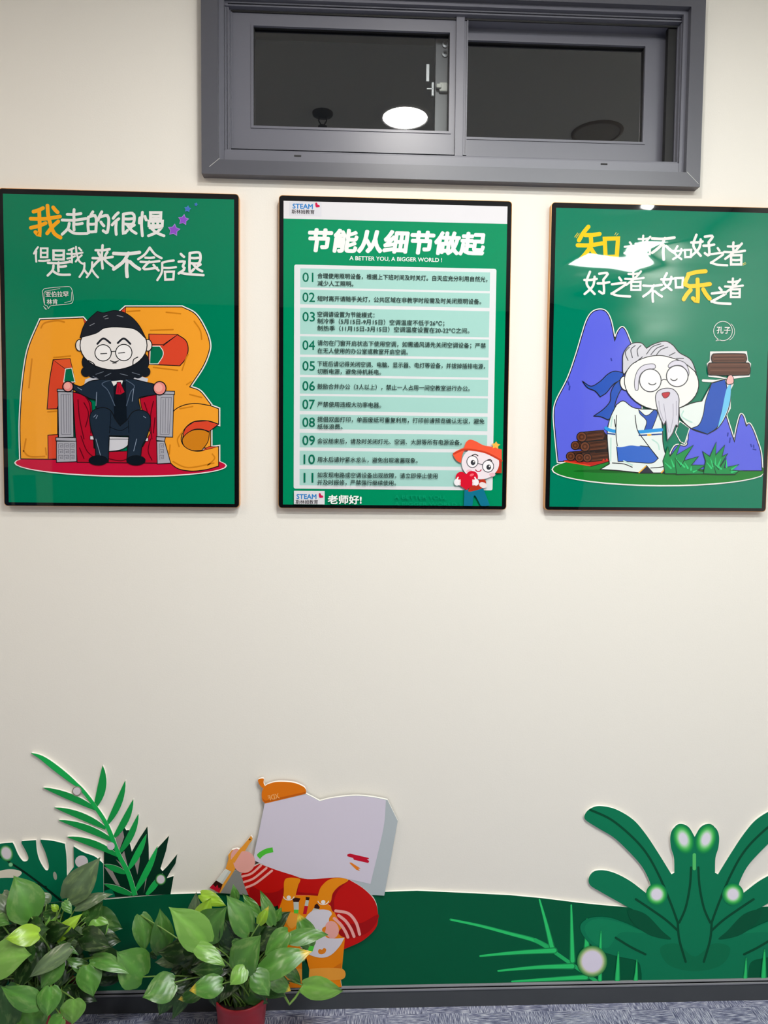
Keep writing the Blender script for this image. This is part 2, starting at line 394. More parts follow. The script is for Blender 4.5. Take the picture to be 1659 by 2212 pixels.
# black bars standing for the shade in the right slot and head gap
box(bm, wp(1440, 200, -.014).x, wp(1457, 200, -.014).x, .014, .03, izb, izt+.004, 0, 1)
box(bm, ixl+.001, ixr-.001, .0085, .0115, izt-.0035, izt+.0005, 0, 1)
for px, py in ((643, 336.5), (1305, 354.5)):
    p = wp(px, py, .0125)
    box(bm, p.x-.009, p.x+.009, -.0128, -.011, p.z-.0022, p.z+.0022, .0008, 1)
bmesh.ops.recalc_face_normals(bm, faces=bm.faces)
link('track_frame', bm, [G1, BLK], win)
# sill rail the sashes run behind
bm = bmesh.new()
sz1 = wp(760, 327, .012).z
box(bm, oxl+.012, oxr-.012, -.012, .0, ozb, sz1-.006, .001); box(bm, oxl+.012, oxr-.012, -.006, .004, sz1-.006, sz1, .002)
link('sill_rail', bm, G1, win)
GL = glass()
def sash(ga, gb, gc, gd, d, X0, X1, Z0, Z1, name='sash'):
    """one sliding sash: rails round a pane (glass rect ga..gd at depth d)"""
    bm = bmesh.new()
    ring(bm, ga, gb, gc, gd, X0, X1, Z0, Z1, d, d+.026)
    # raised bead lines on the rails
    ring(bm, ga-.0, gb+.0, gc-.0, gd+.0, ga-.006, gb+.006, gc-.006, gd+.006, d-.002, d)
    ring(bm, X0+.003, X1-.003, Z0+.003, Z1-.003, X0, X1, Z0, Z1, d-.003, d)
    ring(bm, ga+.0016, gb-.0016, gc+.0012, gd-.0016, ga, gb, gc, gd, d+.006, d+.02, 0, 1)
    bmesh.ops.recalc_face_normals(bm, faces=bm.faces)
    s = link(name, bm, [G1, BLK], win)
    bm = bmesh.new(); box(bm, ga, gb, d+.013, d+.0132, gc, gd)
    bm2 = bmesh.new(); v = [bm2.verts.new((x, d+.012, z)) for x, z in ((ga, gc), (gb, gc), (gb, gd), (ga, gd))]; bm2.faces.new(v); bm.free()
    link('glass_pane', bm2, GL, s); return s
dL, dR = .012, .046
L0, L1 = wp(499.5, 200, -dL).x, wp(1009, 200, -dL).x
gl = (wp(547.5, 160, -dL).x, wp(970.5, 180, -dL).x, (wp(547, 271.5, -dL).z+wp(970, 284.5, -dL).z)/2, (wp(547, 56, -dL).z+wp(970, 71, -dL).z)/2)
sashL = sash(*gl, dL, L0, L1, wp(760, 329, -dL).z, wp(760, 22, -dL).z)
R0, R1 = wp(940, 200, -dR).x, wp(1446, 200, -dR).x
gr = (wp(1000, 190, -dR).x, wp(1391, 200, -dR).x, (wp(1012, 298, -dR).z+wp(1388, 305.6, -dR).z)/2, (wp(1012, 90, -dR).z+wp(1390, 98, -dR).z)/2)
sashR = sash(*gr, dR, R0, R1, wp(1200, 352, -dR).z, wp(1200, 40, -dR).z)
# front stile of the left sash is stepped; crescent latch on the right sash's hidden stile seen through the left pane
bm = bmesh.new(); zb, zt = wp(760, 334, -dL).z, wp(760, 22, -dL).z
box(bm, wp(983, 200, -dL).x, wp(1001, 200, -dL).x, dL-.007, dL, zb, zt, .001)
link('stile_strip', bm, G1, sashL)
bm = bmesh.new(); p = wp(957, 188, -dR+.008); q = wp(962, 95, -dR+.004)
box(bm, p.x-.010, p.x+.012, dR-.010, dR, p.z-.012, p.z+.012, .003)
box(bm, p.x-.018, p.x-.004, dR-.014, dR-.006, p.z-.005, p.z+.006, .002)
link('latch', bm, mat('#e9e8e2', .4), sashR)
bm = bmesh.new()
for dz in (0, -.022): lathe(bm, [(.0085, 0), (.0085, .004), (.004, .005)], (0, 0, 0), 14)
bm.verts.ensure_lookup_table()
n = len(bm.verts)//2
for i, v in enumerate(bm.verts):
    x, y, z = v.co; v.co = Vector((q.x+x, dR-z, q.z+y-(.024 if i >= n else 0)))
bmesh.ops.recalc_face_normals(bm, faces=bm.faces)
link('roller_screw', bm, mat('#8d8e94', .35, .6), sashR)
bm = bmesh.new(); h = wp(926, 160, -dR+.03)
# slim bars modelled as the latch's mirror image in the pane
pz0, pz1 = wp(924, 176, -.03).z, wp(924, 138, -.03).z; hx = wp(924, 160, -.03).x
box(bm, hx-.0045, hx+.0045, .030, .034, pz0, pz1, .001); box(bm, hx-.002, hx+.016, .034, .038, pz0-.018, pz0-.014, .001); box(bm, hx+.010, hx+.018, .034, dR, pz0-.035, pz0+.002, .002)
link('latch_reflection', bm, mat('#b4b5ba', .35, .3), sashR)

# ------------------------------------------------------------------ ceiling fixtures (mirrored in the panes and posters) and added fill lights
def downlight(p, label, lit, r=.0885):
    t = thing('ceiling_downlight', (p.x, p.y, CEIL), label, 'ceiling light')
    bm = bmesh.new(); lathe(bm, [(r*1.0, -.004), (r*1.02, -.008), (r*1.16, -.006), (r*1.18, 0)], (p.x, p.y, CEIL), 48)
    link('trim_ring', bm, mat('#f0efec' if lit else '#94826f', .4), t, True)
    bm = bmesh.new(); bmesh.ops.create_circle(bm, cap_ends=True, segments=48, radius=r, matrix=Matrix.Translation((p.x, p.y, CEIL-.005)) @ Matrix.Rotation(math.pi, 4, 'X'))
    link('diffuser', bm, emit('downlight_glow', WARM, DOWN_L) if lit else mat('#b3a99d', .5), t); return t
PA = mirrored(875, 252, -.024, CEIL)
downlight(PA, 'lit round ceiling downlight mirrored as a white oval in the left window pane', True)
downlight(mirrored(1290, 286, -.058, CEIL), 'unlit round ceiling downlight mirrored faintly in the right window pane', False, .09)
pb = mirrored(697, 244, -.024, CEIL)
t = thing('fire_sprinkler', (pb.x, pb.y, CEIL), 'dark fire sprinkler on the ceiling mirrored in the left window pane', 'sprinkler')
bm = bmesh.new(); lathe(bm, [(.042, 0), (.040, -.008), (.012, -.014)], (pb.x, pb.y, CEIL), 32, cap1=True); link('escutcheon', bm, mat('#4a4038', .4, .5), t, True)
bm = bmesh.new()
for sgn in (-1, 1): tube(bm, [(pb.x+sgn*.012, pb.y, CEIL-.012), (pb.x+sgn*.016, pb.y, CEIL-.03), (pb.x+sgn*.004, pb.y, CEIL-.05)], .003)
lathe(bm, [(.002, 0), (.018, -.002), (.018, -.004)], (pb.x, pb.y, CEIL-.05), 24, cap1=True)
link('deflector', bm, mat('#4a4038', .4, .5), t)
def panel(x, y, wx, wy, label, lum, tint=WARM, name='ceiling_panel_light'):
    t = thing(name, (x, y, CEIL), label, 'ceiling light')
    bm = bmesh.new(); ring(bm, x-wx/2, x+wx/2, y-wy/2, y+wy/2, x-wx/2-.02, x+wx/2+.02, y-wy/2-.02, y+wy/2+.02, 0, .012)
    for v in bm.verts: v.co = Vector((v.co.x, v.co.z, CEIL-v.co.y))
    bmesh.ops.recalc_face_normals(bm, faces=bm.faces)
    link('panel_frame', bm, mat('#f2f2f0', .4), t)
    bm = bmesh.new(); z = CEIL-.008; bm.faces.new([bm.verts.new(v) for v in ((x-wx/2, y-wy/2, z), (x-wx/2, y+wy/2, z), (x+wx/2, y+wy/2, z), (x+wx/2, y-wy/2, z))])
    link('diffuser', bm, emit('panel_glow', tint, lum), t)
pc = mirrored(1372, 552, .02, CEIL)
panel(min(pc.x, XR-.32), pc.y, .5, .5, 'lit ceiling panel mirrored as a white patch in the right poster', PANEL_L, NEUT)
panel(.85, -1.74, 1.3, .16, 'added strip of fill light on the ceiling, out of view, brightening the wall', FILL_L, NEUT, 'added_fill_strip')  # added fill lamp, kept clear of every reflection, to brighten the wall
panel(-1.55, -1.5, .45, .45, 'added warm fill light on the ceiling towards the left wall, out of view', 24, (1.0, .86, .74))  # added fill lamp with no known fixture behind it, warms the left side

# blue notice board on the left wall, mirrored in the left poster's glossy sheet
nb = thing('notice_board', (XL+.002, -3.6, 1.2), 'blue notice board on the left wall mirrored in the left poster', 'notice board')
bm = bmesh.new(); box(bm, XL+.002, XL+.02, -4.05, -3.15, .7, 2.15, .004); link('board', bm, mat('#d9ded9', .5), nb)
bm = bmesh.new()
for y0, y1, z0, z1 in ((-4.0, -3.65, 1.55, 2.0), (-3.58, -3.2, 1.62, 1.98), (-4.0, -3.62, 1.05, 1.42), (-3.56, -3.2, .85, 1.48)): box(bm, XL+.02, XL+.023, y0, y1, z0, z1)
link('blue_sheets', bm, mat('#12609a', .5), nb)

# ================================================================== POSTERS
PZ0, PZ1 = 1.3694, 2.1684
PX = (-.9007, -.1998, .5029)
def poster(i, label, warp, art):
    x0 = PX[i]; x1 = x0+.6; t = thing('framed_poster', ((x0+x1)/2, 0, PZ0), label, 'poster', 'framed posters in a row under the window')
    def rr(a, b, c, d, r, y):
        out = []
        for cx, cz, a0 in ((b-r, d-r, 0), (a+r, d-r, 90), (a+r, c+r, 180), (b-r, c+r, 270)):
            for k in range(6): an = math.radians(a0+18*k); out.append(Vector((cx+r*math.cos(an), y, cz+r*math.sin(an))))
        return out
    def prism(bm, A, B):
        a = [bm.verts.new(p) for p in A]; b = [bm.verts.new(p) for p in B]; n = len(a)
        for k in range(n): bm.faces.new((a[k], b[k], b[(k+1) % n], a[(k+1) % n]))
        bm.faces.new(a); bm.faces.new(b[::-1]); bmesh.ops.recalc_face_normals(bm, faces=bm.faces)
    bm = bmesh.new(); prism(bm, rr(x0, x1, PZ0, PZ1, .009, 0), rr(x0, x1, PZ0, PZ1, .009, -.0185))
    link('gold_edge', bm, mat('#d59a57', .35, .35), t)
    bm = bmesh.new(); prism(bm, rr(x0+.0008, x1-.0008, PZ0+.0008, PZ1-.0008, .009, -.0185), rr(x0+.0015, x1-.0015, PZ0+.0015, PZ1-.0015, .009, -.0198))
    link('black_border', bm, gloss('#0d0d10', warp), t)
    bx = (x0+.0122, x1-.0122, PZ0+.0095, PZ1-.0145)
    A = Art(.0199, lambda c: gloss(c, warp)); A.box = bx
    art(A); A.build('printed_sheet', t)
    return t
INK = '#15181c'; ORG = '#f2a02e'; ORD = '#cf7f1c'; RED = '#d9472c'; WHT = '#e6e4e1'
def strokes(A, lst, lw, c):
    z = A.lay()
    for p in lst: A.stroke(p, lw, c, sm=len(p) > 2, z=z)
def fit_clip(A): A.clip = (A.box[0]+.0002, A.box[1]-.0002, A.box[2]+.0002, A.box[3]-.0002)

def art_abc(A):
    A.rect(*A.box, '#007a55'); fit_clip(A)
    A.reg(0, 390, 3.072)
    A.glyph('我', 197, 155, 408, 388, 25, '#f8a818')
    for ch, b in (('走', (402,190,582,362)), ('的', (575,205,728,358)), ('很', (738,208,907,362)), ('慢', (922,205,1090,372))): A.glyph(ch, *b, 19, WHT)
    for ch, b, w_ in (('但', (222,440,332,542), 13), ('是', (313,462,466,634), 16), ('我', (443,435,554,558), 13), ('从', (525,540,654,647), 14), ('来', (610,428,754,587), 17), ('不', (750,465,932,642), 23), ('会', (915,443,1074,602), 16), ('后', (1040,528,1172,664), 15), ('退', (1180,475,1354,637), 17)): A.glyph(ch, *b, w_, WHT)
    for cx, cy, r, c, e in ((1155,330,36,'#8a4fc4','#a987d8'), (1218,262,32,'#8a4fc4','#a987d8'), (1246,190,20,'#3f6fc0','#5c86cc'), (1302,160,11,'#3f6fc0','#5c86cc')):
        pt = [(cx+(r if k % 2 == 0 else r*.55)*math.sin(math.pi*k/5+.15), cy-(r if k % 2 == 0 else r*.55)*math.cos(math.pi*k/5+.15)) for k in range(10)]
        A.stroke(pt+[pt[0]], r*.22, e); A.poly(pt, c)
    bub = [(283,735),(300,718),(440,705),(472,712),(486,760),(482,810),(440,822),(340,832),(322,850),(316,835),(296,820)]
    A.stroke(bub+[bub[0]], 3.2, WHT, sm=True); A.stroke([(298,815),(294,750),(302,735),(400,718)], 2.5, WHT); A.stroke([(478,740),(474,800),(430,812)], 2.5, WHT)
    A.stroke([(290,835),(312,856)], 2.5, WHT); A.stroke([(296,845),(306,857)], 2.5, WHT)
    A.text('亚伯拉罕', 304, 757, 456, 40, WHT, .012, rot=2); A.text('林肯', 313, 806, 384, 38, WHT, .012, rot=2)
    A.reg(0, 740, 3.072)
    a_ = [(270,-150,1),(553,-162,1),(610,-95,1),(640,150,1),(620,330,1),(385,330,1),(385,612,1),(375,775,1),(140,772,1),(136,620),(137,500),(150,300),(175,110),(205,0)]
    b_ = [(755,-165,1),(835,-235,1),(1210,-235,1),(1300,-185),(1365,-80),(1392,5),(1385,70),(1345,165),(1260,295,1),(1330,325),(1400,412,1),(1400,700,1),(1000,700,1),(835,300,1),(760,0,1)]
    c_ = [(1452,440,1),(1400,420,1),(1300,405),(1210,420),(1145,465),(1100,560),(1092,660),(1108,760),(1170,830),(1260,852),(1360,845),(1452,820,1),(1452,690,1),(1390,700),(1335,720),(1275,716),(1222,685),(1204,635),(1230,570),(1290,525),(1380,520),(1452,542,1)]
    for q in (a_, b_, c_): h = hermite(q); A.stroke(h+[h[0]], 22, WHT)
    A.ell(802, 808, 706, 84, WHT, .8); A.ell(802, 807, 697, 76, '#c3143a', .8)
    A.poly(a_, ORG, True, INK, 6); A.poly([(553,-162),(612,-95),(600,-40),(585,-60)], RED, line=INK, lw=5)
    A.poly([(355,115,1),(467,108,1),(500,262,1),(425,330,1),(380,440,1),(315,442,1),(330,260)], RED, True, INK, 6)
    A.poly([(355,115),(467,108),(482,168),(430,172)], '#e0562f', line=INK, lw=4)
    A.poly([(437,176),(478,170),(500,262),(425,262)], '#0a6d4c', line=WHT, lw=5)
    A.poly([(320,615),(388,610),(380,772),(322,775)], RED, line=INK, lw=5)
    A.poly(b_, ORG, True, INK, 6); A.poly([(755,-165),(835,-235),(835,-100),(790,-120)], RED, line=INK, lw=5)
    A.poly([(990,-55,1),(1180,-52,1),(1236,-10),(1250,50),(1232,110),(1195,155,1),(985,145,1)], RED, True, INK, 6)
    A.poly([(1000,25,1),(1062,25,1),(1084,60),(1080,95),(1050,142,1),(995,142,1)], '#0a6d4c', True, WHT, 5)
    A.stroke([(1084,22),(1180,-52)], 5, INK); A.poly([(990,-55),(1180,-52),(1084,15),(995,15)], '#e0562f', line=INK, lw=4)
    A.poly(c_, ORG, True, INK, 6)
    A.poly([(1290,525,1),(1380,520,1),(1452,542,1),(1390,590,1),(1330,574),(1270,585),(1212,640,1),(1232,570)], RED, True, INK, 5)
    A.poly([(1212,645),(1240,605),(1290,580),(1350,580),(1392,598,1),(1380,660),(1340,716,1),(1275,716),(1225,688)], ORD, True, INK, 5)
    A.poly([(1340,718),(1388,690),(1452,690),(1400,704)], RED, line=INK, lw=4)
    # brush-like shading marks on the letters
    strokes(A, [[(275,-95),(300,-130),(380,-145),(430,-135)], [(845,-205),(930,-210)], [(850,-120),(855,-180)], [(1105,-200),(1200,-190)], [(1290,-140),(1330,-80),(1340,-20)], [(1000,-80),(1150,-85)], [(1020,165),(1180,185)], [(1210,185),(1235,110),(1250,80)], [(1240,280),(1270,260)], [(1260,345),(1340,365)], [(160,720),(200,755),(300,755)], [(175,640),(160,720)], [(305,700),(310,745)], [(1130,520),(1115,600)], [(1150,790),(1250,830),(1420,800)], [(1195,440),(1280,425)], [(1130,680),(1125,740)], [(1410,740),(1425,770),(1380,815)], [(360,100),(470,90)], [(215,110),(195,300)], [(320,460),(380,455)], [(1215,590),(1180,640),(1190,690)]], 9, ORD)
    # chair: grey stone posts, red drape, pale seat
    for q in ([(485,330),(560,345),(610,400),(625,700),(700,725),(850,720),(950,690),(1000,600),(940,430),(930,370),(1045,340),(1045,800),(515,795)],): A.poly(q, '#b3122c', line=INK, lw=5)
    strokes(A, [[(520,380),(530,500),(560,640)], [(560,400),(590,470),(570,560)], [(540,620),(580,720),(640,770)], [(570,360),(600,420),(605,600)], [(1020,390),(1000,500),(1010,640)], [(1000,640),(985,720),(1010,780)], [(960,400),(980,460)], [(720,770),(800,785),(850,770)], [(530,700),(560,770)], [(1030,500),(1020,600)]], 7, '#5e0a1a')
    A.poly([(600,620),(985,632),(985,655),(600,645)], '#d9d9dd', line=INK, lw=4); A.poly([(725,640,1),(855,640,1),(850,682),(800,712),(725,722,1)], '#cfcfd6', True, INK, 4)
    for q in ([(387,325),(487,325),(492,628),(392,630)], [(383,310),(489,312),(489,328),(383,326)], [(374,630),(508,632),(508,655),(374,652)], [(378,655),(510,655),(512,790),(378,795)],
              [(1040,342),(1155,342),(1148,628),(1044,625)], [(1040,322),(1160,324),(1160,345),(1040,342)], [(1040,625),(1100,628),(1094,655),(1040,650)], [(1042,655),(1094,655),(1135,800),(1046,805)]): A.poly(q, '#a9a9b2', line=INK, lw=5)
    for q in ([(408,345),(470,345),(474,610),(412,610),(408,345)], [(425,345),(428,600)], [(442,345),(445,600)], [(458,345),(460,600)], [(1070,365),(1140,365),(1125,610),(1065,610),(1070,365)], [(1085,380),(1082,600)], [(1100,372),(1098,600)], [(1120,372),(1115,600)]): A.stroke(q, 3, '#6d6d78')
    for bx in (392, 430, 468):
        for by in (672, 710, 748): A.stroke([(bx+24,by+12),(bx+12,by+12),(bx+12,by+22),(bx+28,by+22),(bx+28,by),(bx,by),(bx,by+30)], 2.6, '#6d6d78')
    for by in (672, 710, 748): A.stroke([(1082,by+12),(1074,by+12),(1074,by+22),(1088,by+22),(1088,by),(1062,by),(1062,by+30)], 2.6, '#6d6d78')
    # a seated man in a dark suit
    NV, ND, NL = '#1f2c3b', '#101821', '#3b4c60'
    A.poly([(560,290,1),(570,245,1),(700,200),(850,200),(985,240,1),(975,290,1)], '#c9cad2', True)
    A.poly([(480,275),(540,292),(600,258),(680,245,1),(870,240,1),(960,262),(1035,285),(1040,345,1),(930,365),(925,400),(935,440,1),(845,545,1),(800,560),(765,530,1),(640,440,1),(640,385),(600,372),(500,318)], NV, True, INK, 6)
    A.poly([(755,260),(838,260),(845,520),(800,550),(760,520)], ND); A.poly([(742,258),(820,250),(808,292),(783,268),(758,290)], WHT)
    A.poly([(780,264),(802,264),(832,330),(802,348),(768,345)], '#b3142c', line=INK, lw=4); strokes(A, [[(788,290),(786,335)], [(798,300),(806,338)]], 3, '#5e0a1a')
    strokes(A, [[(735,250),(680,275),(720,320),(765,420)], [(840,250),(895,290),(870,330),(842,420)]], 5, '#55657a')
    A.poly([(600,490),(625,450),(690,432),(740,455),(765,505),(800,553,1),(845,515),(880,465),(930,448),(985,470),(1002,530),(975,630),(945,690),(935,780,1),(845,780,1),(858,620,1),(728,618,1),(722,790,1),(640,765,1),(630,650),(605,560)], NV, True, INK, 6)
    strokes(A, [[(640,640),(670,750)], [(645,330),(640,420)], [(910,640),(890,720)], [(890,310),(880,390)], [(625,495),(640,480)], [(640,505),(650,485)], [(955,490),(970,500)], [(520,300),(545,315)]], 4, '#8b9bb0')
    strokes(A, [[(740,460),(730,600)], [(855,520),(858,600)], [(730,560),(800,585),(850,560)]], 5, ND)
    A.ell(655, 782, 62, 32, ND, 0, INK, 4); A.ell(905, 782, 62, 32, ND, 0, INK, 4)
    A.ell(455, 293, 34, 34, '#e98c86', 0, INK, 7); A.ell(1062, 304, 42, 44, '#e98c86', 0, INK, 7); A.ell(450, 288, 20, 22, '#f2aaa0'); A.ell(1055, 300, 26, 28, '#f2aaa0')
    # head: rounded, bearded, round spectacles, swept dark hair
    A.ell(770, 130, 222, 118, '#1b2028', 0, INK, 4)
    for k in range(9): A.ell(575+k*49, 195+26*math.sin(math.pi*k/8), 34, 34, '#1b2028')
    A.ell(532, 20, 26, 38, '#e6ddd6', 0, INK, 6); A.ell(985, 20, 26, 38, '#e6ddd6', 0, INK, 6)
    A.ell(757, 20, 222, 162, '#e9e5e2', 0, INK, 6)
    A.poly([(535,-30,1),(560,-110),(600,-160),(650,-205,1),(690,-195),(770,-210),(850,-185),(920,-120),(975,-20,1),(900,-85),(800,-100),(700,-95),(640,-60)], '#23262d', True, INK, 5)
    strokes(A, [[(690,-168),(715,-178)], [(700,-155),(722,-160)], [(780,-178),(820,-168)], [(600,-110),(630,-125)]], 4, '#8f939b')
    strokes(A, [[(650,10),(690,-25),(735,5)], [(785,5),(825,-25),(868,10)]], 13, '#23262d')
    A.ell(688, 70, 54, 54, '#f1efee', 0, INK, 6); A.ell(825, 68, 54, 54, '#f1efee', 0, INK, 6); A.stroke([(742,62),(770,60)], 6, INK)
    A.stroke([(672,76),(712,74)], 6, INK); A.stroke([(790,72),(830,68)], 6, INK)
    strokes(A, [[(735,122),(765,130),(790,122)], [(752,137),(775,136)], [(590,120),(625,140),(637,165)], [(918,98),(890,115),(885,150)]], 6, INK)
    strokes(A, [[(640,212),(690,195)], [(700,225),(740,205)], [(800,208),(850,220)], [(880,200),(930,215)], [(620,225),(650,240)]], 4, '#6d7683')

def art_rules(A):
    x0, x1, z0, z1 = A.box
    A.rect(x0, x1, z0, z1, '#008a5c'); fit_clip(A)
    A.reg(580, 410, 3.016)
    A.rect(x0, x1, A.P((100, 187)).z, z1, '#dddce0')
    def logo(x, y, k, boxed):
        if boxed:
            a, b = A.P((x, y)), A.P((x+205*k, y+94*k)); A.rect(a.x-.0006, b.x+.0006, b.z-.0006, a.z+.0006, '#cfd0d6'); A.rect(a.x, b.x, b.z, a.z, boxed)
        A.text('STEAM', x+20*k, y+28*k, x+150*k, 31*k, '#2f7fc4', .045, ink=True)
        A.text('斯林姆教育', x+13*k, y+64*k, x+161*k, 31*k, '#3b3437', .012)
        A.stroke([(x+173*k,y+12*k),(x+177*k,y+28*k),(x+190*k,y+29*k)], 13*k, '#c9174b'); A.poly([(x+167*k,y+10*k),(x+176*k,y+6*k),(x+182*k,y+18*k),(x+192*k,y+22*k),(x+195*k,y+30*k),(x+185*k,y+36*k),(x+170*k,y+34*k)], '#c9174b', True)
    logo(138, 78, 1.0, '#d6d6dd')
    A.text('节能从细节做起', 264, 328, 1405, 145, '#ebecea', .05, .12, ink=True)
    A.text('A BETTER YOU, A BIGGER WORLD !', 528, 447, 1130, 30, '#eef3f0', .02, ink=True)
    a = A.P((168, 487)); W_ = A.P((1485, 515)).x-a.x
    A.rect(a.x, a.x+W_, A.P((168, 1947)).z, a.z, '#dcdee0', .005)
    bx = A.P((207, 560)).x; bw = A.P((1443, 560)).x-bx
    rows = [(512,636),(650,746),(768,940),(954,1073),(1089,1205),(1220,1328),(1342,1440),(1463,1558),(1583,1678),(1700,1794),(1818,1925)]
    for i, (ya, yb) in enumerate(rows):
        A.rect(bx, bx+bw, A.P((207, yb)).z, A.P((207, ya)).z, '#a3d0c7'); A.k -= 1
    A.k += 1
    for i, (ya, yb) in enumerate(rows):
        yc = {0: 570, 1: 700, 2: 827, 3: 1012, 4: 1147, 5: 1277, 6: 1397, 7: 1514, 8: 1632, 9: 1755, 10: 1875}[i]
        nx0, nx1 = (222, 302) if i < 9 else (230, 302)
        if i == 0: nx1 = 292
        if i == 10: nx1 = 292
        A.text('%02d' % (i+1), nx0, yc, nx1, 61, '#0d6c52', .012, ink=True)
    T = [(561,1425,'合理使用照明设备，根据上下班时间及时关灯。白天应充分利用自然光，'),(610,553,'减少人工照明。'),(709,1385,'短时离开请随手关灯，公共区域在非教学时段需及时关闭照明设备。'),
      (811,690,'空调请设置为节能模式：'),(856,1145,'制冷季（5月15日-9月15日）空调温度不低于26℃；'),(902,1308,'制热季（11月15日-3月15日）空调温度设置在20-22℃之间。'),
      (998,1415,'请勿在门窗开启状态下使用空调，如需通风请先关闭空调设备；严禁'),(1049,908,'在无人使用的办公室或教室开启空调。'),
      (1134,1410,'下班后请记得关闭空调、电脑、显示器、电灯等设备，并拔掉插排电源，'),(1183,733,'切断电源，避免待机耗电。'),
      (1281,1310,'鼓励合并办公（3人以上），禁止一人占用一间空教室进行办公。'),(1398,733,'严禁使用违规大功率电器。'),
      (1495,1405,'提倡双面打印，单面废纸可重复利用，打印前请预览确认无误，避免'),(1542,482,'纸张浪费。'),(1636,1257,'会议结束后，请及时关闭灯光、空调、大屏等所有电源设备。'),
      (1757,971,'用水后请拧紧水龙头，避免出现滴漏现象。'),(1857,1100,'如发现电路或空调设备出现故障，请立即停止使用'),(1905,830,'并及时报修，严禁强行继续使用。')]
    for yc, xe, s_ in T: A.text(s_, 320, yc, xe, 37, '#24332f', .012)
    A.reg(580, 750, 3.016)
    a, b = A.P((167, 935)), A.P((366, 1024)); A.rect(a.x, b.x, b.z, a.z, '#dadade'); logo(165, 945, .98, None)
    A.text('老师好!', 388, 992, 605, 56, '#f0f4f1', .035, ink=True)
    A.text('A BETTER YOU,', 820, 976, 1155, 28, '#0b9468', ink=True); A.text('A BIGGER WORLD !', 820, 1020, 1250, 26, '#0b9468', ink=True)
    # a child in a red sun hat hugging a heart
    O_, OD = '#ee5a3c', '#c93f26'
    A.poly([(1275,930,1),(1395,915,1),(1440,1030,1),(1385,1040,1),(1340,965),(1325,1040,1),(1270,1040,1)], '#12708c', True)
    A.poly([(1340,880),(1400,860),(1415,885),(1400,915),(1300,940)], '#b8321f', True); A.ell(1395, 898, 26, 18, '#ecdcdc', 20)
    A.poly([(1360,640,1),(1517,690,1),(1517,820,1),(1480,820)], '#b53b26')
    A.ell(1378, 755, 122, 106, '#ebdfe4')
    A.poly([(1205,712),(1203,690),(1240,668),(1272,655,1),(1285,620),(1310,603),(1345,612),(1400,640),(1460,650),(1517,668,1),(1517,742,1),(1460,710),(1400,685),(1330,672),(1280,672),(1262,700),(1252,755,1),(1225,740)], O_, True)
    A.stroke([(1205,695),(1270,668),(1340,672),(1420,690),(1516,740)], 12, OD, sm=True)
    pt = [(1478+(30 if k % 2 == 0 else 17)*math.sin(math.pi*k/5+.1), 640-(26 if k % 2 == 0 else 14)*math.cos(math.pi*k/5+.1)) for k in range(10)]
    A.poly(pt, '#eeb64c')
    A.ell(1306, 810, 20, 13, '#e8b8c2'); A.ell(1455, 830, 20, 13, '#e8b8c2')
    for cx, cy in ((1326,746), (1428,776)):
        A.ell(cx, cy, 36, 38, '#f3eef1', 0, '#4a4a50', 5); A.ell(cx+4, cy+6, 15, 17, '#3a3a40'); A.ell(cx+9, cy, 5, 5, WHT)
    A.stroke([(1362,758),(1392,766)], 5, '#4a4a50'); strokes(A, [[(1325,705),(1345,698),(1362,708)], [(1425,735),(1442,732),(1452,742)]], 6, '#3a3030')
    A.arc(1365, 796, 18, 14, 10, 170, '#b5203a', 6)
    hp = [(1288,930,1),(1240,895),(1218,855),(1228,822),(1258,812),(1285,828,1),(1310,808),(1345,812),(1362,840),(1350,880)]
    A.poly(hp, '#d4162f', True); A.ell(1322, 832, 14, 8, '#ef6a74', -20)
    for cx, cy, k in ((1225,880,1), (1350,880,-1)):
        A.ell(cx, cy, 18, 22, '#f0eaec')
        for j in range(4): A.stroke([(cx, cy-12+9*j), (cx+k*22, cy-14+10*j)], 9, '#f0eaec', taper=(1, .8))
        A.stroke([(cx-k*2, cy-14), (cx+k*8, cy-32)], 9, '#f0eaec')

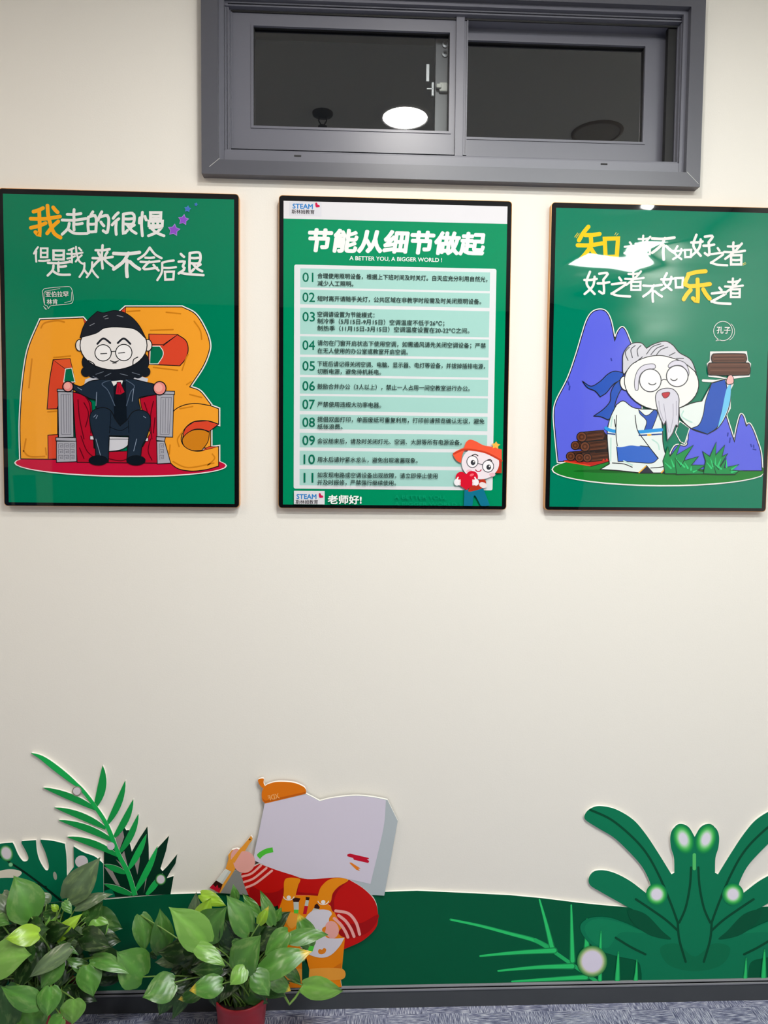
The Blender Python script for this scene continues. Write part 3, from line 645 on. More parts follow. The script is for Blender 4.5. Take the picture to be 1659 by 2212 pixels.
def art_sage(A):
    BL, BG = '#5a62d8', '#2350b0'; RB, RS = '#dfe7e3', '#b5d8cd'
    A.rect(*A.box, '#00785a'); fit_clip(A)
    A.reg(1150, 420, 3.259)
    A.glyph('知', 310, 222, 612, 488, 29, '#f6c40c')
    strokes(A, [[(298,300),(318,272)], [(308,305),(330,275)]], 4, '#f6c40c'); strokes(A, [[(580,285),(590,268)], [(592,288),(604,275)], [(1482,490),(1500,478)], [(1485,498),(1503,488)]], 4, '#d8c860')
    for ch, b, w_ in (('之', (640,335,740,432), 15), ('者', (722,288,852,425), 15), ('不', (838,292,1004,462), 20), ('如', (986,360,1122,462), 15), ('好', (1115,278,1280,442), 18), ('之', (1246,375,1372,506), 16), ('者', (1345,335,1500,498), 17),
                      ('好', (362,538,542,712), 17), ('之', (545,583,688,726), 17), ('者', (648,533,787,677), 15), ('不', (776,628,914,758), 17), ('如', (903,550,1064,682), 17), ('之', (1248,655,1394,777), 18), ('者', (1350,590,1484,727), 16)): A.glyph(ch, *b, w_, WHT)
    A.glyph('乐', 1052, 530, 1254, 762, 29, '#f6c40c')
    A.arc(1340, 962, 66, 68, 120, 470, WHT, 4, 24); A.arc(1350, 965, 72, 70, -50, 60, WHT, 3); A.stroke([(1305,1018),(1290,1032),(1322,1025)], 3, WHT)
    A.text('孔子', 1296, 955, 1392, 52, WHT, .015)
    A.reg(1150, 750, 3.259)
    m1 = [(180,805,1),(160,600),(152,470),(170,378),(250,220),(310,50),(350,-85),(385,-190),(425,-246),(480,-262),(522,-242),(552,-175),(578,-42,1),(600,-105),(630,-138),(656,-112),(690,-30),(760,120),(760,805,1)]
    m2 = [(930,870,1),(1000,700),(1085,690),(1110,570),(1230,600),(1360,480,1),(1420,668,1),(1440,560),(1465,476),(1484,490),(1503,556,1),(1525,540),(1550,580),(1580,660),(1605,745),(1615,870,1)]
    for q in (m1, m2): h = hermite(q); A.stroke(h+[h[0]], 20, WHT)
    A.ell(895, 866, 762, 114, WHT, .4); A.ell(895, 865, 753, 105, '#1b7a2a', .4)
    # white keyline round the lifted arm and its logs
    A.stroke([(1200,235),(1290,240),(1370,222),(1245,200),(1235,120),(1255,100),(1258,40),(1500,38),(1508,100),(1528,120),(1520,200),(1400,215),(1405,260),(1385,300),(1385,430),(1300,580)], 18, WHT)
    A.poly(m1, BL, True, INK, 6); A.poly(m2, BL, True, INK, 6)
    A.poly([(1005,600),(1035,520),(1105,570),(1070,680),(1040,665)], '#00705a', line=WHT, lw=6)
    strokes(A, [[(552,80),(556,95)], [(250,245),(255,265)], [(262,275),(258,300)], [(1375,605),(1372,625)], [(1390,640),(1386,670)], [(1535,685),(1540,700)], [(1555,690),(1556,705)], [(1552,718),(1570,722)], [(1095,650),(1090,670)]], 10, '#2f3a9c')
    A.ell(885, 872, 600, 16, '#14601f')
    # firewood: a stack of six logs on a red tray
    LB, LD, LE = '#4a2a1c', '#2a1510', '#6b3d28'
    A.poly([(215,800),(270,790),(540,785),(538,805),(410,840)], '#b3261c', line=INK, lw=4); A.stroke([(225,805),(405,835)], 7, '#e2502c')
    A.poly([(400,790),(540,770),(525,620),(500,590),(350,605)], LD)
    for x, y, r, ex in ((268,768,31,400), (330,778,30,440), (385,778,30,535), (300,692,29,440), (368,700,33,520), (345,632,34,498)):
        A.poly([(x, y-r), (ex, y-r-14), (ex+12, y-8), (ex, y+r-14), (x, y+r)], LB, line=INK, lw=4)
        for k in range(4): A.stroke([(x+r+6, y-r*.7+k*r*.45), (ex-8, y-r*.7+k*r*.45-12)], 4, LE if k % 2 else LD)
        A.ell(x, y, r, r, LE, 0, INK, 5); A.ell(x, y, r*.62, r*.62, LB); A.ell(x, y, r*.3, r*.3, LE)
    A.poly([(488,800),(500,785),(510,800),(522,782),(535,800)], '#d03020')
    # blue hair ribbons
    A.poly([(640,182,1),(580,170),(530,190),(470,245),(410,275),(350,240,1),(385,285),(440,310),(475,350,1),(520,320),(570,260),(630,230,1)], BG, True, INK, 6)
    A.poly([(640,215,1),(580,260),(550,320),(545,380),(500,435),(430,485,1),(480,490),(530,512,1),(575,480),(580,400),(610,320),(650,260,1)], BG, True, INK, 6)
    # robe, sash, sleeve
    A.poly([(1030,430,1),(1120,395),(1190,380,1),(1260,252,1),(1355,225,1),(1392,262,1),(1385,400),(1350,500),(1300,570),(1230,612,1),(1120,575),(1040,500)], RB, True, INK, 6)
    A.poly([(1258,255,1),(1352,228,1),(1365,300),(1330,450),(1300,560),(1230,612,1),(1115,572,1),(1170,545),(1200,470),(1215,380)], BG, True, INK, 5)
    A.poly([(1362,300),(1392,265),(1380,410),(1305,565),(1330,450)], '#6cc0e6', True)
    A.poly([(590,405,1),(640,380),(720,430),(900,440,1),(912,580,1),(920,700),(960,820),(1010,885,1),(760,885,1),(600,868),(475,860,1),(540,822,1),(530,720),(525,600),(545,500)], RB, True, INK, 6)
    A.poly([(745,440,1),(790,480),(820,475,1),(860,435,1),(878,470),(830,600,1),(785,585,1),(800,520),(755,470)], BG, True, INK, 5)
    A.poly([(590,700,1),(690,690),(815,700,1),(850,740),(884,782,1),(840,815),(740,812),(660,805),(600,805,1)], '#2f62c0', True, INK, 5)
    A.stroke([(515,570),(560,590),(720,598),(905,582)], 24, '#1f8fd6', sm=True); A.stroke([(525,608),(700,622),(905,612)], 10, '#1b3c80', sm=True); A.ell(820, 618, 16, 7, '#e8b23c')
    A.poly([(575,470),(720,470),(740,600),(760,690),(690,692),(585,695),(585,560)], RB, True)
    strokes(A, [[(590,480),(585,600),(595,695)], [(720,480),(735,580),(780,650),(880,780)], [(575,510),(582,560)], [(560,815),(640,822),(700,845)], [(830,850),(900,845),(950,830)]], 6, INK)
    strokes(A, [[(550,640),(548,800)], [(640,800),(700,830)], [(840,650),(880,680),(890,720)], [(1060,450),(1050,490),(1120,530)], [(560,490),(550,560)]], 9, RS)
    for q in ([(742,885),(800,832),(848,885)], [(900,885),(955,825),(1010,885)]): A.poly(q, '#262a3a', line=INK, lw=4); A.stroke([(q[0][0]+6, q[0][1]-2), (q[1][0]-4, q[1][1]+6)], 8, '#e8a92c')
    # logs held up, and the hand under them
    for a_, b_, c_, d_ in ((1258,48,1503,108), (1232,112,1528,196)):
        A.poly([(a_+15,b_),(d_ and c_-15,b_),(c_,b_+22),(c_,d_-15),(c_-15,d_),(a_+15,d_),(a_,d_-18),(a_,b_+18)], '#5a382c', True, INK, 5)
        for k in range(4): A.stroke([(a_+18, b_+14+k*(d_-b_-26)/3), (c_-18, b_+12+k*(d_-b_-26)/3)], 4, '#3a2018' if k % 2 else '#7a5040')
    A.poly([(1362,240),(1375,205),(1398,198),(1412,225),(1408,255),(1370,262)], '#efb0ac', True, INK, 4)
    # grass tufts
    for tuft in (((930,890),(915,800),(950,700),(965,770),(1045,665),(1010,760),(1130,690),(1070,780),(1060,890)), ((1010,895),(1000,780),(1040,840),(1060,800),(1165,770),(1115,830),(1215,830),(1160,865),(1230,890)),
                 ((1200,890),(1215,800),(1195,735),(1245,770),(1290,668),(1285,760),(1350,690),(1330,770),(1370,750),(1320,830),(1300,895)), ((1290,895),(1265,815),(1305,860),(1360,780),(1345,850),(1450,825),(1385,865),(1450,870),(1420,895))):
        A.poly(tuft, '#128a48', line='#0b3a26', lw=6); cx = sum(p[0] for p in tuft)/len(tuft); cy = 885
        for p in tuft[1:-1:2]: A.stroke([(cx*.6+p[0]*.4, cy*.6+p[1]*.4), (cx*.15+p[0]*.85, cy*.15+p[1]*.85)], 13, '#2cc070', taper=(1, .3))
    # head: old man, white topknot, heavy brows, round spectacles, long beard
    SK = '#eae9e4'
    A.ell(648, 255, 34, 50, SK, -12, INK, 6)
    A.ell(905, 250, 262, 196, SK, 6, INK, 6)
    A.poly([(640,190),(632,110),(640,40),(690,-20),(760,-28),(800,10,1),(850,-20),(930,-40),(985,-12),(1030,40),(1110,90),(1150,180,1),(1060,110),(960,72),(880,60),(790,75),(700,120)], '#c9c8d0', True, INK, 6)
    strokes(A, [[(670,95),(650,40),(680,0)], [(700,75),(690,20),(720,-10)], [(740,65),(735,20),(760,-10)], [(800,50),(840,0),(900,-22)], [(830,55),(870,10),(920,-10)], [(870,55),(900,20),(950,0)], [(720,110),(770,70)], [(960,60),(1000,40)], [(1010,80),(1060,80)]], 6, '#3a3a44')
    A.poly([(720,300),(715,240),(735,170),(780,128),(850,120),(858,150),(800,160),(760,190),(745,240),(740,300)], '#d3d0dc', True, '#55555e', 5)
    A.poly([(952,130),(985,100),(1040,98),(1080,125),(1098,185),(1075,240),(1078,180),(1050,135),(1000,130),(960,145)], '#d3d0dc', True, '#55555e', 5)
    A.ell(826, 235, 76, 80, '#eeedea', 0, '#4a4a50', 7); A.ell(1015, 205, 76, 74, '#eeedea', 0, '#4a4a50', 7); A.stroke([(902,238),(920,228),(940,232)], 6, '#4a4a50', sm=True)
    A.arc(840, 248, 27, 18, 20, 160, '#4a4a50', 7); A.arc(992, 218, 24, 18, 20, 160, '#4a4a50', 7)
    A.poly([(862,360),(880,310),(935,290),(990,300),(1025,350),(1026,430),(1022,560,1),(1005,550),(980,610),(945,658,1),(942,600),(935,520,1),(920,550,1),(885,470)], '#cfcdd8', True, '#4a4a50', 6)
    strokes(A, [[(885,380),(895,450),(920,520)], [(920,400),(935,500),(955,600)], [(985,400),(985,500),(965,600)], [(1008,380),(1008,480)]], 4, '#9a98a8')
    A.poly([(910,325),(960,318),(955,345),(930,360),(914,348)], '#b5303a', True, '#4a2a30', 4)

poster(0, 'left framed green poster of big orange ABC letters and a seated man in dark suit', .0022, art_abc)
poster(1, 'middle framed poster listing eleven numbered rules on pale teal bars', .0016, art_rules)
poster(2, 'right framed green poster of a bearded old man, blue mountains and firewood logs', .0042, art_sage)

# ================================================================== WALL CUT-OUTS
mm = lambda c: mat(c, .45, 0, .15)
EDGE = '#f1efe8'
# --- hill strip along the baseboard
A = Art(.006, mm)
A.slab([(-140,2148),(-140,1962),(60,1952),(235,1942.5),(300,1936.5),(368,1931.5),(422,1930),(600,1928),(830,1926.5),(900,1924),(1000,1928.5),(1100,1933.5),(1170,1940),(1250,1950),(1300,1955),(1360,1960),(1460,1966),(1560,1966),(1633,1960),(1700,1955),(1830,1945),(1830,2112),(1659,2115.5),(1300,2122),(900,2128),(560,2137)], '#005a3a', EDGE, 0.0002)
A.reg(900, 1700, 2.186); LG = '#2fce72'
A.stroke([(160,626),(300,655),(440,692),(560,725),(640,768)], 34, '#1fa35c', taper=(.3, .7), sm=True); A.stroke([(165,627),(300,656),(440,693),(560,726),(640,769)], 25, LG, taper=(.35, .6), sm=True)
A.stroke([(560,722),(640,772),(730,835),(850,918)], 17, '#27b868')
for q, w_ in ((((580,532),(610,640),(640,762)), 24), (((730,558),(733,690),(736,820)), 24), (((805,625),(805,690),(803,760)), 26), (((300,798),(460,783),(650,772)), 26), (((385,868),(560,852),(735,846)), 26), (((450,918),(620,908),(800,898)), 24)):
    A.stroke(q, w_+8, '#1a8f50', taper=(.25, .9), sm=True); A.stroke(q, w_*.85, LG, taper=(.35, .9), sm=True)
hill = A.build('hill_cutout')
tag(hill, 'long dark green hill shaped cut-out panel along the wall above the baseboard', 'wall cut-out')

# --- round leafed bush at the right, symmetrical about its stem
A = Art(.0070, mm); A.reg(900, 1700, 2.186)
half = [(1313,235,1),(1285,190),(1250,175),(1213,195),(1198,232),(1201,285),(1215,335),(1217,405,1),(1203,412,1),(1140,310),(1080,220),(1020,152),(940,105),(870,90),(830,97),(800,120),(795,152),(850,190),(930,238),(1000,303),(1060,370),(1093,430),(1104,470),(1085,502,1),(1010,445),(940,408),(880,393),(835,400),(812,432),(820,464),(860,490),(930,530),(1000,569,1),(1224,580,1)]
low = [(990,562,1),(1060,600),(1110,640),(1150,690),(1120,702),(1060,676),(980,640),(900,615),(820,618),(775,650),(785,700),(850,765),(950,800),(1040,822),(1060,870),(1062,914,1)]
mir = [(2626-p[0], p[1]-(p[0] < 1313)*0)+tuple(p[2:]) for p in half[1:]][::-1]
A.slab(half+mir, '#0b7a54', EDGE, .0002, True)
A.poly(low+[(2626-p[0], p[1])+tuple(p[2:]) for p in low][::-1], '#0b7a54', True)
def both(q): return (q, [(2626-x, y) for x, y in q])
for q in both([(795,660),(850,622),(960,640),(1060,680),(1140,702),(1060,690),(960,690),(900,760),(820,720)]): A.poly(q, '#108459', True)
for q in both([(1000,580),(1080,600),(1160,680),(1200,720),(1100,700),(1020,640)]): A.poly(q, '#045538', True)
for q in ([(1150,760),(1230,740),(1313,800),(1400,740),(1480,760),(1440,840),(1313,870),(1190,840)],): A.poly(q, '#0a704b', True)
for pts in ([(820,108),(920,155),(1020,238),(1090,320),(1150,430),(1200,550),(1233,640)], [(1296,380),(1290,470),(1270,570),(1240,640)], [(1035,530),(1110,580),(1180,630),(1235,680)], [(1233,640),(1240,720),(1270,825)], [(940,712),(1010,755),(1080,790)]):
    for q in both(pts): A.stroke(q, 11, '#054a30', sm=True)
HA = ['#0f8252', '#27a04c', '#55c463', '#a5dfa8']
A.stroke([(1311,320),(1311,385)], 16, '#58c66e')
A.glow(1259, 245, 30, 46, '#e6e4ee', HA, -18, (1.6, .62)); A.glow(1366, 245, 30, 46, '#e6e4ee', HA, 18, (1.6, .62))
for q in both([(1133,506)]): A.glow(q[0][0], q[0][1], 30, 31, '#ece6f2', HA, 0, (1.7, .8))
for x, y0, w_ in ((868,680,20), (950,778,26), (1037,815,22), (1553,808,22), (1640,768,28), (1720,690,20)):
    A.stroke([(x+2,y0),(x,y0+60),(x-3,912)], w_, '#1fa35c', taper=(.25, 1)); A.stroke([(x+2,y0+12),(x,y0+60),(x-3,910)], w_*.6, LG, taper=(.3, 1))
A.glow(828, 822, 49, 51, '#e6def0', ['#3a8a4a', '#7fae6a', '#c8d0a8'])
tag(A.build('bush_cutout'), 'bright green round-lobed bush cut-out on the right end of the hill', 'wall cut-out')

# --- monstera leaf, far left
A = Art(.0063, mm); A.reg(0, 1600, 3.318)
A.slab([(-330,1198,1),(-360,950),(-300,840),(-160,770),(0,738),(90,730,1),(102,750),(130,815),(165,862),(195,860),(203,835),(185,790),(155,735),(155,720,1),(258,712,1),(265,790),(285,860),(325,925),(345,925),(350,890),(325,800),(292,725),(290,708,1),(380,718),(465,738,1),(476,830),(480,968,1),(530,905,1),(527,757,1),(600,800),(680,830),(740,880,1),(742,1000,1),(743,1134,1),(560,1146,1),(199,1167,1),(0,1180,1)], '#00704e', EDGE, .0002, True)
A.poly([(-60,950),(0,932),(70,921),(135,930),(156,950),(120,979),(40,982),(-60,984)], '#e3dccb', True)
A.stroke([(-100,780),(0,830),(150,925),(300,1035),(435,1145)], 17, '#04261b', sm=True, taper=(.7, 1)); A.stroke([(225,1018),(330,1048)], 13, '#04261b')
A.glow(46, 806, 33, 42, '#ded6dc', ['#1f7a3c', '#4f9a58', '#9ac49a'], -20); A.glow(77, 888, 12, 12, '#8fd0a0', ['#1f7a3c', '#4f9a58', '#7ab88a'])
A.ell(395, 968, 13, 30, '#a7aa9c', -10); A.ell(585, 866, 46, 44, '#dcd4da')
tag(A.build('monstera_cutout'), 'dark green split monstera leaf cut-out at the left edge of the wall', 'wall cut-out')

# --- palm frond with dark blades behind it
A = Art(.0062, mm); A.reg(0, 1600, 3.318)
A.slab([(745,800),(760,765),(800,770),(850,760),(884,606),(905,642),(925,640),(922,700),(945,795),(1000,700),(1057,614),(1066,760),(1068,880),(1120,780),(1212,680),(1190,790),(1150,915),(1165,935),(1200,900),(1271,812),(1258,880),(1225,930),(1195,985),(1245,970),(1222,1101),(1100,1106),(965,1112),(830,1121),(745,1130),(745,930)], '#02301f', EDGE, .0002)
for q in ([(835,700),(880,640),(890,690),(850,800)], [(870,820),(890,790),(930,960),(960,1010),(940,1080)], [(960,860),(1010,740),(1000,870),(985,960)], [(748,905),(800,920),(860,1040),(830,1030)], [(1030,1095),(1050,940),(1070,890),(1050,1000)], [(830,850),(870,880),(900,940)]): A.poly(q, '#988f8c')
FG = '#189a4a'; F2 = '#1db356'
def blade(base, tip, wd, bend=.06, c=FG):
    bx, by = base; tx, ty = tip; dx, dy = tx-bx, ty-by; L_ = math.hypot(dx, dy); nx, ny = -dy/L_, dx/L_
    up, dn = [], []
    for k in range(11):
        t = k/10; w_ = wd/2*(math.sin(math.pi*min(1, t*.9+.1))**.75)*(1 if t < 1 else 0)+(.8 if t == 1 else 0); o = bend*L_*4*t*(1-t)
        up.append((bx+dx*t+nx*(o+w_), by+dy*t+ny*(o+w_))); dn.append((bx+dx*t+nx*(o-w_), by+dy*t+ny*(o-w_)))
    A.slab(up+dn[::-1], c, EDGE, .0002, dd=.0006+.00002*(A.k % 7)); A.k += 1
for b_, t_, w_, bd in (((690,492),(308,335),48,.03), ((758,628),(390,478),50,.04), ((812,718),(420,568),50,.04), ((842,822),(480,688),50,.05), ((902,948),(746,886),46,.0), ((945,1102),(746,1026),46,.0)): blade(b_, t_, w_, bd)
for b_, t_, w_, bd in (((684,472),(737,178),62,.07), ((768,598),(899,285),50,.05), ((820,690),(956,420),50,.05), ((862,798),(993,525),48,.05), ((922,920),(1050,670),46,.03), ((972,1075),(1130,755),46,.03), ((1050,1104),(1165,950),44,.02)): blade(b_, t_, w_, bd, F2 if t_[0] > 1000 else FG)
rib = [(225,88),(300,122),(400,195),(520,290),(590,352),(690,482),(770,612),(850,812),(920,950),(968,1108)]
up, dn = [], []
R_ = hermite(rib, False, 4)
for i, p in enumerate(R_):
    a_ = R_[max(0, i-1)]; b_ = R_[min(len(R_)-1, i+1)]; dx, dy = b_[0]-a_[0], b_[1]-a_[1]; L_ = math.hypot(dx, dy)
    t = i/(len(R_)-1); w_ = (.03+.9*math.sin(math.pi*min(t/.46, 1)))*24 if t < .46 else 9
    w_ = max(w_, 2 if t < .1 else 9+9*t)
    up.append((p[0]-dy/L_*w_, p[1]+dx/L_*w_)); dn.append((p[0]+dy/L_*w_, p[1]-dx/L_*w_))
A.slab(up+dn[::-1], F2, EDGE, .0002, dd=.0009)
A.k = 40
pts = [(552+34*math.cos(2*math.pi*k/28), 362+36*math.sin(2*math.pi*k/28)) for k in range(28)]
A.poly([(745,1124),(748,1075),(800,1060),(822,1100),(826,1119)], '#00704e')
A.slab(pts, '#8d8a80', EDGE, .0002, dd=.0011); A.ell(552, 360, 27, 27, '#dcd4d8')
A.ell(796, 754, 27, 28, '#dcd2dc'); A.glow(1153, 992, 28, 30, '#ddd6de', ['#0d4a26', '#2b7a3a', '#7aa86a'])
tag(A.build('palm_frond_cutout'), 'light green palm frond cut-out with dark blades behind, above the left plant', 'wall cut-out')

# --- painter-themed panel: pale open book shape, beret, red and orange colour blocks, brush and palette
A = Art(.0132, mm)
BK = .0062
R1c, R2c, O1, O2, PK = '#c4130f', '#a30d10', '#ee860c', '#f0a03a', '#eda9a0'
A.reg(430, 1660, 3.53)
A.slab([(500,265,1),(815,193,1),(868,220),(920,248,1),(1000,228),(1120,212),(1220,208),(1330,219),(1437,240,1),(1515,400,1),(1412,970,1),(1240,960,1),(1060,880,1),(830,845,1),(600,790,1),(418,700,1),(420,650),(455,480)], '#b3bcc0', EDGE, BK, True)
A.slab([(478,190),(490,152),(520,122),(600,101),(720,108),(795,138),(816,165),(815,192,1),(505,267,1),(482,240)], '#e27710', EDGE, BK, True, dd=.0004)
A.slab([(452,84),(491,77),(492,110),(502,136),(490,152),(470,135),(455,112)], '#e27710', EDGE, BK, True, dd=.0003)
A.slab([(395,512),(408,530),(404,548),(330,640),(262,790),(160,950),(80,910),(130,860),(200,770),(225,690),(222,660),(250,622),(290,612),(315,622)], '#efa03a', EDGE, BK, dd=.0003)
A.slab([(270,780),(300,760),(380,965),(158,950)], '#8b8a88', EDGE, BK, dd=.0002)
A.slab([(320,802,1),(460,725,1),(580,770),(700,808),(830,843),(1060,830),(1150,850,1),(1250,912),(1335,1000),(1363,1100),(1350,1210),(1250,1310),(1100,1380,1),(600,1380,1),(600,1040),(480,1052),(400,1000),(350,900)], R1c, EDGE, BK, True, dd=.0005)
A.reg(550, 1900, 4.74)
A.slab([(300,160),(640,160),(790,280),(860,420),(925,590),(895,905),(900,1015),(880,1030),(892,1098),(560,1104),(560,920),(530,800),(490,860),(488,1104),(200,1110),(150,700),(230,350)], O1, EDGE, BK, dd=.0007)
A.k = 30; A.reg(430, 1660, 3.53)
A.poly([(500,268,1),(815,197,1),(868,222),(920,250,1),(1000,229),(1120,213),(1220,210),(1330,221),(1425,242,1),(1405,460),(1307,880,1),(1060,832),(830,846,1),(700,808),(580,770),(420,700,1),(422,650),(458,480)], '#d6cedd', True)
A.poly([(480,225),(500,262),(815,190),(814,178),(505,245)], '#c55f0e')
A.text('XDF', 528, 226, 612, 38, '#f3b06a', .02, ink=True, rot=13, flip=True)
# dabs of paint
A.poly([(465,690,1),(443,655),(500,615),(560,600,1),(567,638,1),(520,648),(485,668)], '#52c43a', True)
A.poly([(1130,655),(1150,648),(1290,680),(1298,690),(1280,692),(1298,705),(1290,720),(1180,695),(1175,682),(1130,668)], '#c4122e'); A.poly([(1145,718),(1160,716),(1232,762),(1212,764),(1228,780),(1200,772)], '#ea7f1c')
# brush
A.poly([(395,514),(408,532),(330,665),(262,790),(205,765),(255,690),(320,605)], '#ee9c34'); A.ell(387, 540, 7, 7, '#6a3c10')
A.poly([(205,765),(245,785),(180,882),(130,852)], '#c9cbc8'); A.poly([(205,765),(228,776),(175,860),(150,866),(130,852)], '#dfe0dc')
A.poly([(130,852),(180,882),(155,948),(80,908)], '#301410'); A.poly([(80,908),(108,882),(125,905),(140,885),(150,915),(165,905),(155,948)], '#c4122e')
A.ell(345, 712, 82, 84, PK, 30); A.poly([(245,650),(270,615),(305,618),(325,680),(280,700),(245,700)], PK, True); A.poly([(320,600),(345,600),(270,720),(240,700)], '#ee9c34')
# red sleeve folds and pale stripes
A.poly([(400,900),(500,945),(600,935),(680,880),(640,960),(600,1042),(480,1052),(390,990)], R2c, True)
for k in range(3): A.stroke([(330+14*k, 822+42*k), (400+18*k, 800+36*k), (472+42*k, 738+20*k)], 17, '#f0aaa4', sm=True)
A.stroke([(760,842),(745,950)], 14, R2c); A.stroke([(745,948),(900,962),(1000,955)], 16, R2c)
A.poly([(1150,850),(1110,855),(1030,930),(1005,1000),(1010,1070),(1030,1090),(1030,1000),(1060,930),(1110,880)], R2c, True)
A.reg(550, 1900, 4.74)
A.poly([(940,460),(1100,440),(1262,355),(1250,430),(1180,520),(1080,575),(930,592),(860,540)], R2c, True)
for k in range(3):
    r = 0 if k == 2 else 1
    A.stroke([((815,395),(860,365),(830,318))[k], ((880,455),(930,420),(960,345))[k], ((930,530),(985,500),(1040,440))[k], ((955,588),(1018,580),(1075,558))[k]], 30, '#f0aaa4', sm=True)
# straps, pocket, tools, palette
A.poly([(318,-10),(462,-10),(445,60),(422,150),(410,200),(345,205),(298,190),(300,120)], '#ee8f14', True); A.poly([(690,60),(760,0),(860,-22),(960,5),(860,70),(800,140),(775,230),(700,250),(645,215),(660,120)], '#ee8f14', True)
for cx, cy in ((350,182), (703,228)):
    A.arc(cx, cy-20, 56, 46, 15, 165, '#f3e6dc', 9); A.ell(cx, cy, 22, 21, '#f1eaea')
A.poly([(300,335),(430,345),(440,440),(380,500),(330,450),(305,390)], O2, True)
for q, c in (([(388,195),(420,182),(470,190),(452,228),(398,226)], '#33150f'), ([(398,226),(452,226),(452,305),(402,305)], '#c3c9c2'), ([(402,305),(450,305),(448,345),(404,342)], '#55cc3e'), ([(525,175),(565,180),(556,212),(524,206)], '#33150f'), ([(524,206),(556,210),(548,270),(512,265)], '#c3c9c2'), ([(512,265),(548,268),(530,352),(495,350)], '#c4122e'), ([(615,260),(640,240),(668,280),(660,300),(610,292)], '#33150f'), ([(605,290),(660,300),(650,330),(580,330)], '#c3c9c2')): A.poly(q, c)
A.poly([(545,355,1),(600,315),(700,303),(770,318),(790,350),(765,390),(762,430),(775,455,1),(700,490),(695,530),(740,590),(830,600),(920,592,1),(870,680),(780,770),(680,797),(560,765),(480,700),(440,620),(450,500)], '#dcd6e0', True)
A.poly([(650,730),(665,708),(690,715),(710,698),(733,712),(722,745),(690,762),(660,755)], '#e8841c', True); A.poly([(520,690),(560,680),(610,660),(605,700),(580,740)], '#52d040', True)
A.ell(790, 510, 72, 90, PK, -10); A.poly([(690,520),(705,488),(730,480),(720,530)], '#e8841c', True)
A.poly([(870,860),(890,850),(885,905),(790,910)], '#d9720c')
A.poly([(552,915),(896,910),(902,1015),(560,1020)], O2, True); A.poly([(215,920),(486,915),(486,1030),(215,1030)], O2, True)
A.poly([(486,820),(500,805),(535,860),(560,920),(548,1104),(486,1104)], '#00472e')
pn = A.build('painter_cutout')
tag(pn, 'cut-out of a pale book shape with orange beret above red sleeves and orange dungarees', 'wall cut-out')

# ================================================================== PLANTS
def leaf_material():
    m = bpy.data.materials.new('pothos_leaf'); m.use_nodes = True; nt = m.node_tree; L = nt.links.new; b = nt.nodes['Principled BSDF']
    b.inputs['Roughness'].default_value = .27; b.inputs['Specular IOR Level'].default_value = .55
    at = nt.nodes.new('ShaderNodeAttribute'); at.attribute_name = 'leafcol'
    uv = nt.nodes.new('ShaderNodeUVMap'); uv.uv_map = 'UVMap'
    mp = nt.nodes.new('ShaderNodeMapping'); mp.inputs['Scale'].default_value = (3.2, 2.2, 1)
    nz = nt.nodes.new('ShaderNodeTexNoise'); nz.inputs['Scale'].default_value = 1.6; nz.inputs['Detail'].default_value = 4; nz.noise_dimensions = '4D'
    L(uv.outputs[0], mp.inputs[0]); L(mp.outputs[0], nz.inputs['Vector']); L(at.outputs['Alpha'], nz.inputs['W'])
    r = nt.nodes.new('ShaderNodeValToRGB'); r.color_ramp.elements[0].position = .52; r.color_ramp.elements[1].position = .74
    L(nz.outputs['Fac'], r.inputs['Fac'])
    mx = nt.nodes.new('ShaderNodeMix'); mx.data_type = 'RGBA'; mx.inputs[7].default_value = (*lin('#a9c67a'), 1)
    ml = nt.nodes.new('ShaderNodeMath'); ml.operation = 'MULTIPLY'; ml.inputs[1].default_value = .34
    L(r.outputs['Color'], ml.inputs[0]); L(ml.outputs[0], mx.inputs[0]); L(at.outputs['Color'], mx.inputs[6]); L(mx.outputs[2], b.inputs['Base Color'])
    # thin leaf: part of the light comes through
    tr = nt.nodes.new('ShaderNodeBsdfTranslucent'); ms = nt.nodes.new('ShaderNodeMixShader'); ms.inputs[0].default_value = .14
    L(mx.outputs[2], tr.inputs[0]); o = nt.nodes['Material Output']; L(b.outputs[0], ms.inputs[1]); L(tr.outputs[0], ms.inputs[2]); L(ms.outputs[0], o.inputs[0])
    wv = nt.nodes.new('ShaderNodeTexWave'); wv.inputs['Scale'].default_value = 2.2; wv.inputs['Distortion'].default_value = 1.5; wv.wave_type = 'BANDS'; wv.bands_direction = 'DIAGONAL'
    L(uv.outputs[0], wv.inputs['Vector']); bp = nt.nodes.new('ShaderNodeBump'); bp.inputs['Distance'].default_value = .0012; bp.inputs['Strength'].default_value = .2
    L(wv.outputs['Fac'], bp.inputs['Height']); L(bp.outputs[0], b.inputs['Normal'])
    return m
LEAF = leaf_material(); STEM = mat('#6f9440', .45); SOIL = mat('#2a211a', .95); POT = mat('#a5202c', .38)
OUTL = [(0, .30), (.04, .55), (.12, .84), (.24, .99), (.36, 1.0), (.50, .92), (.64, .74), (.77, .50), (.88, .25), (.95, .10), (1.0, .012)]
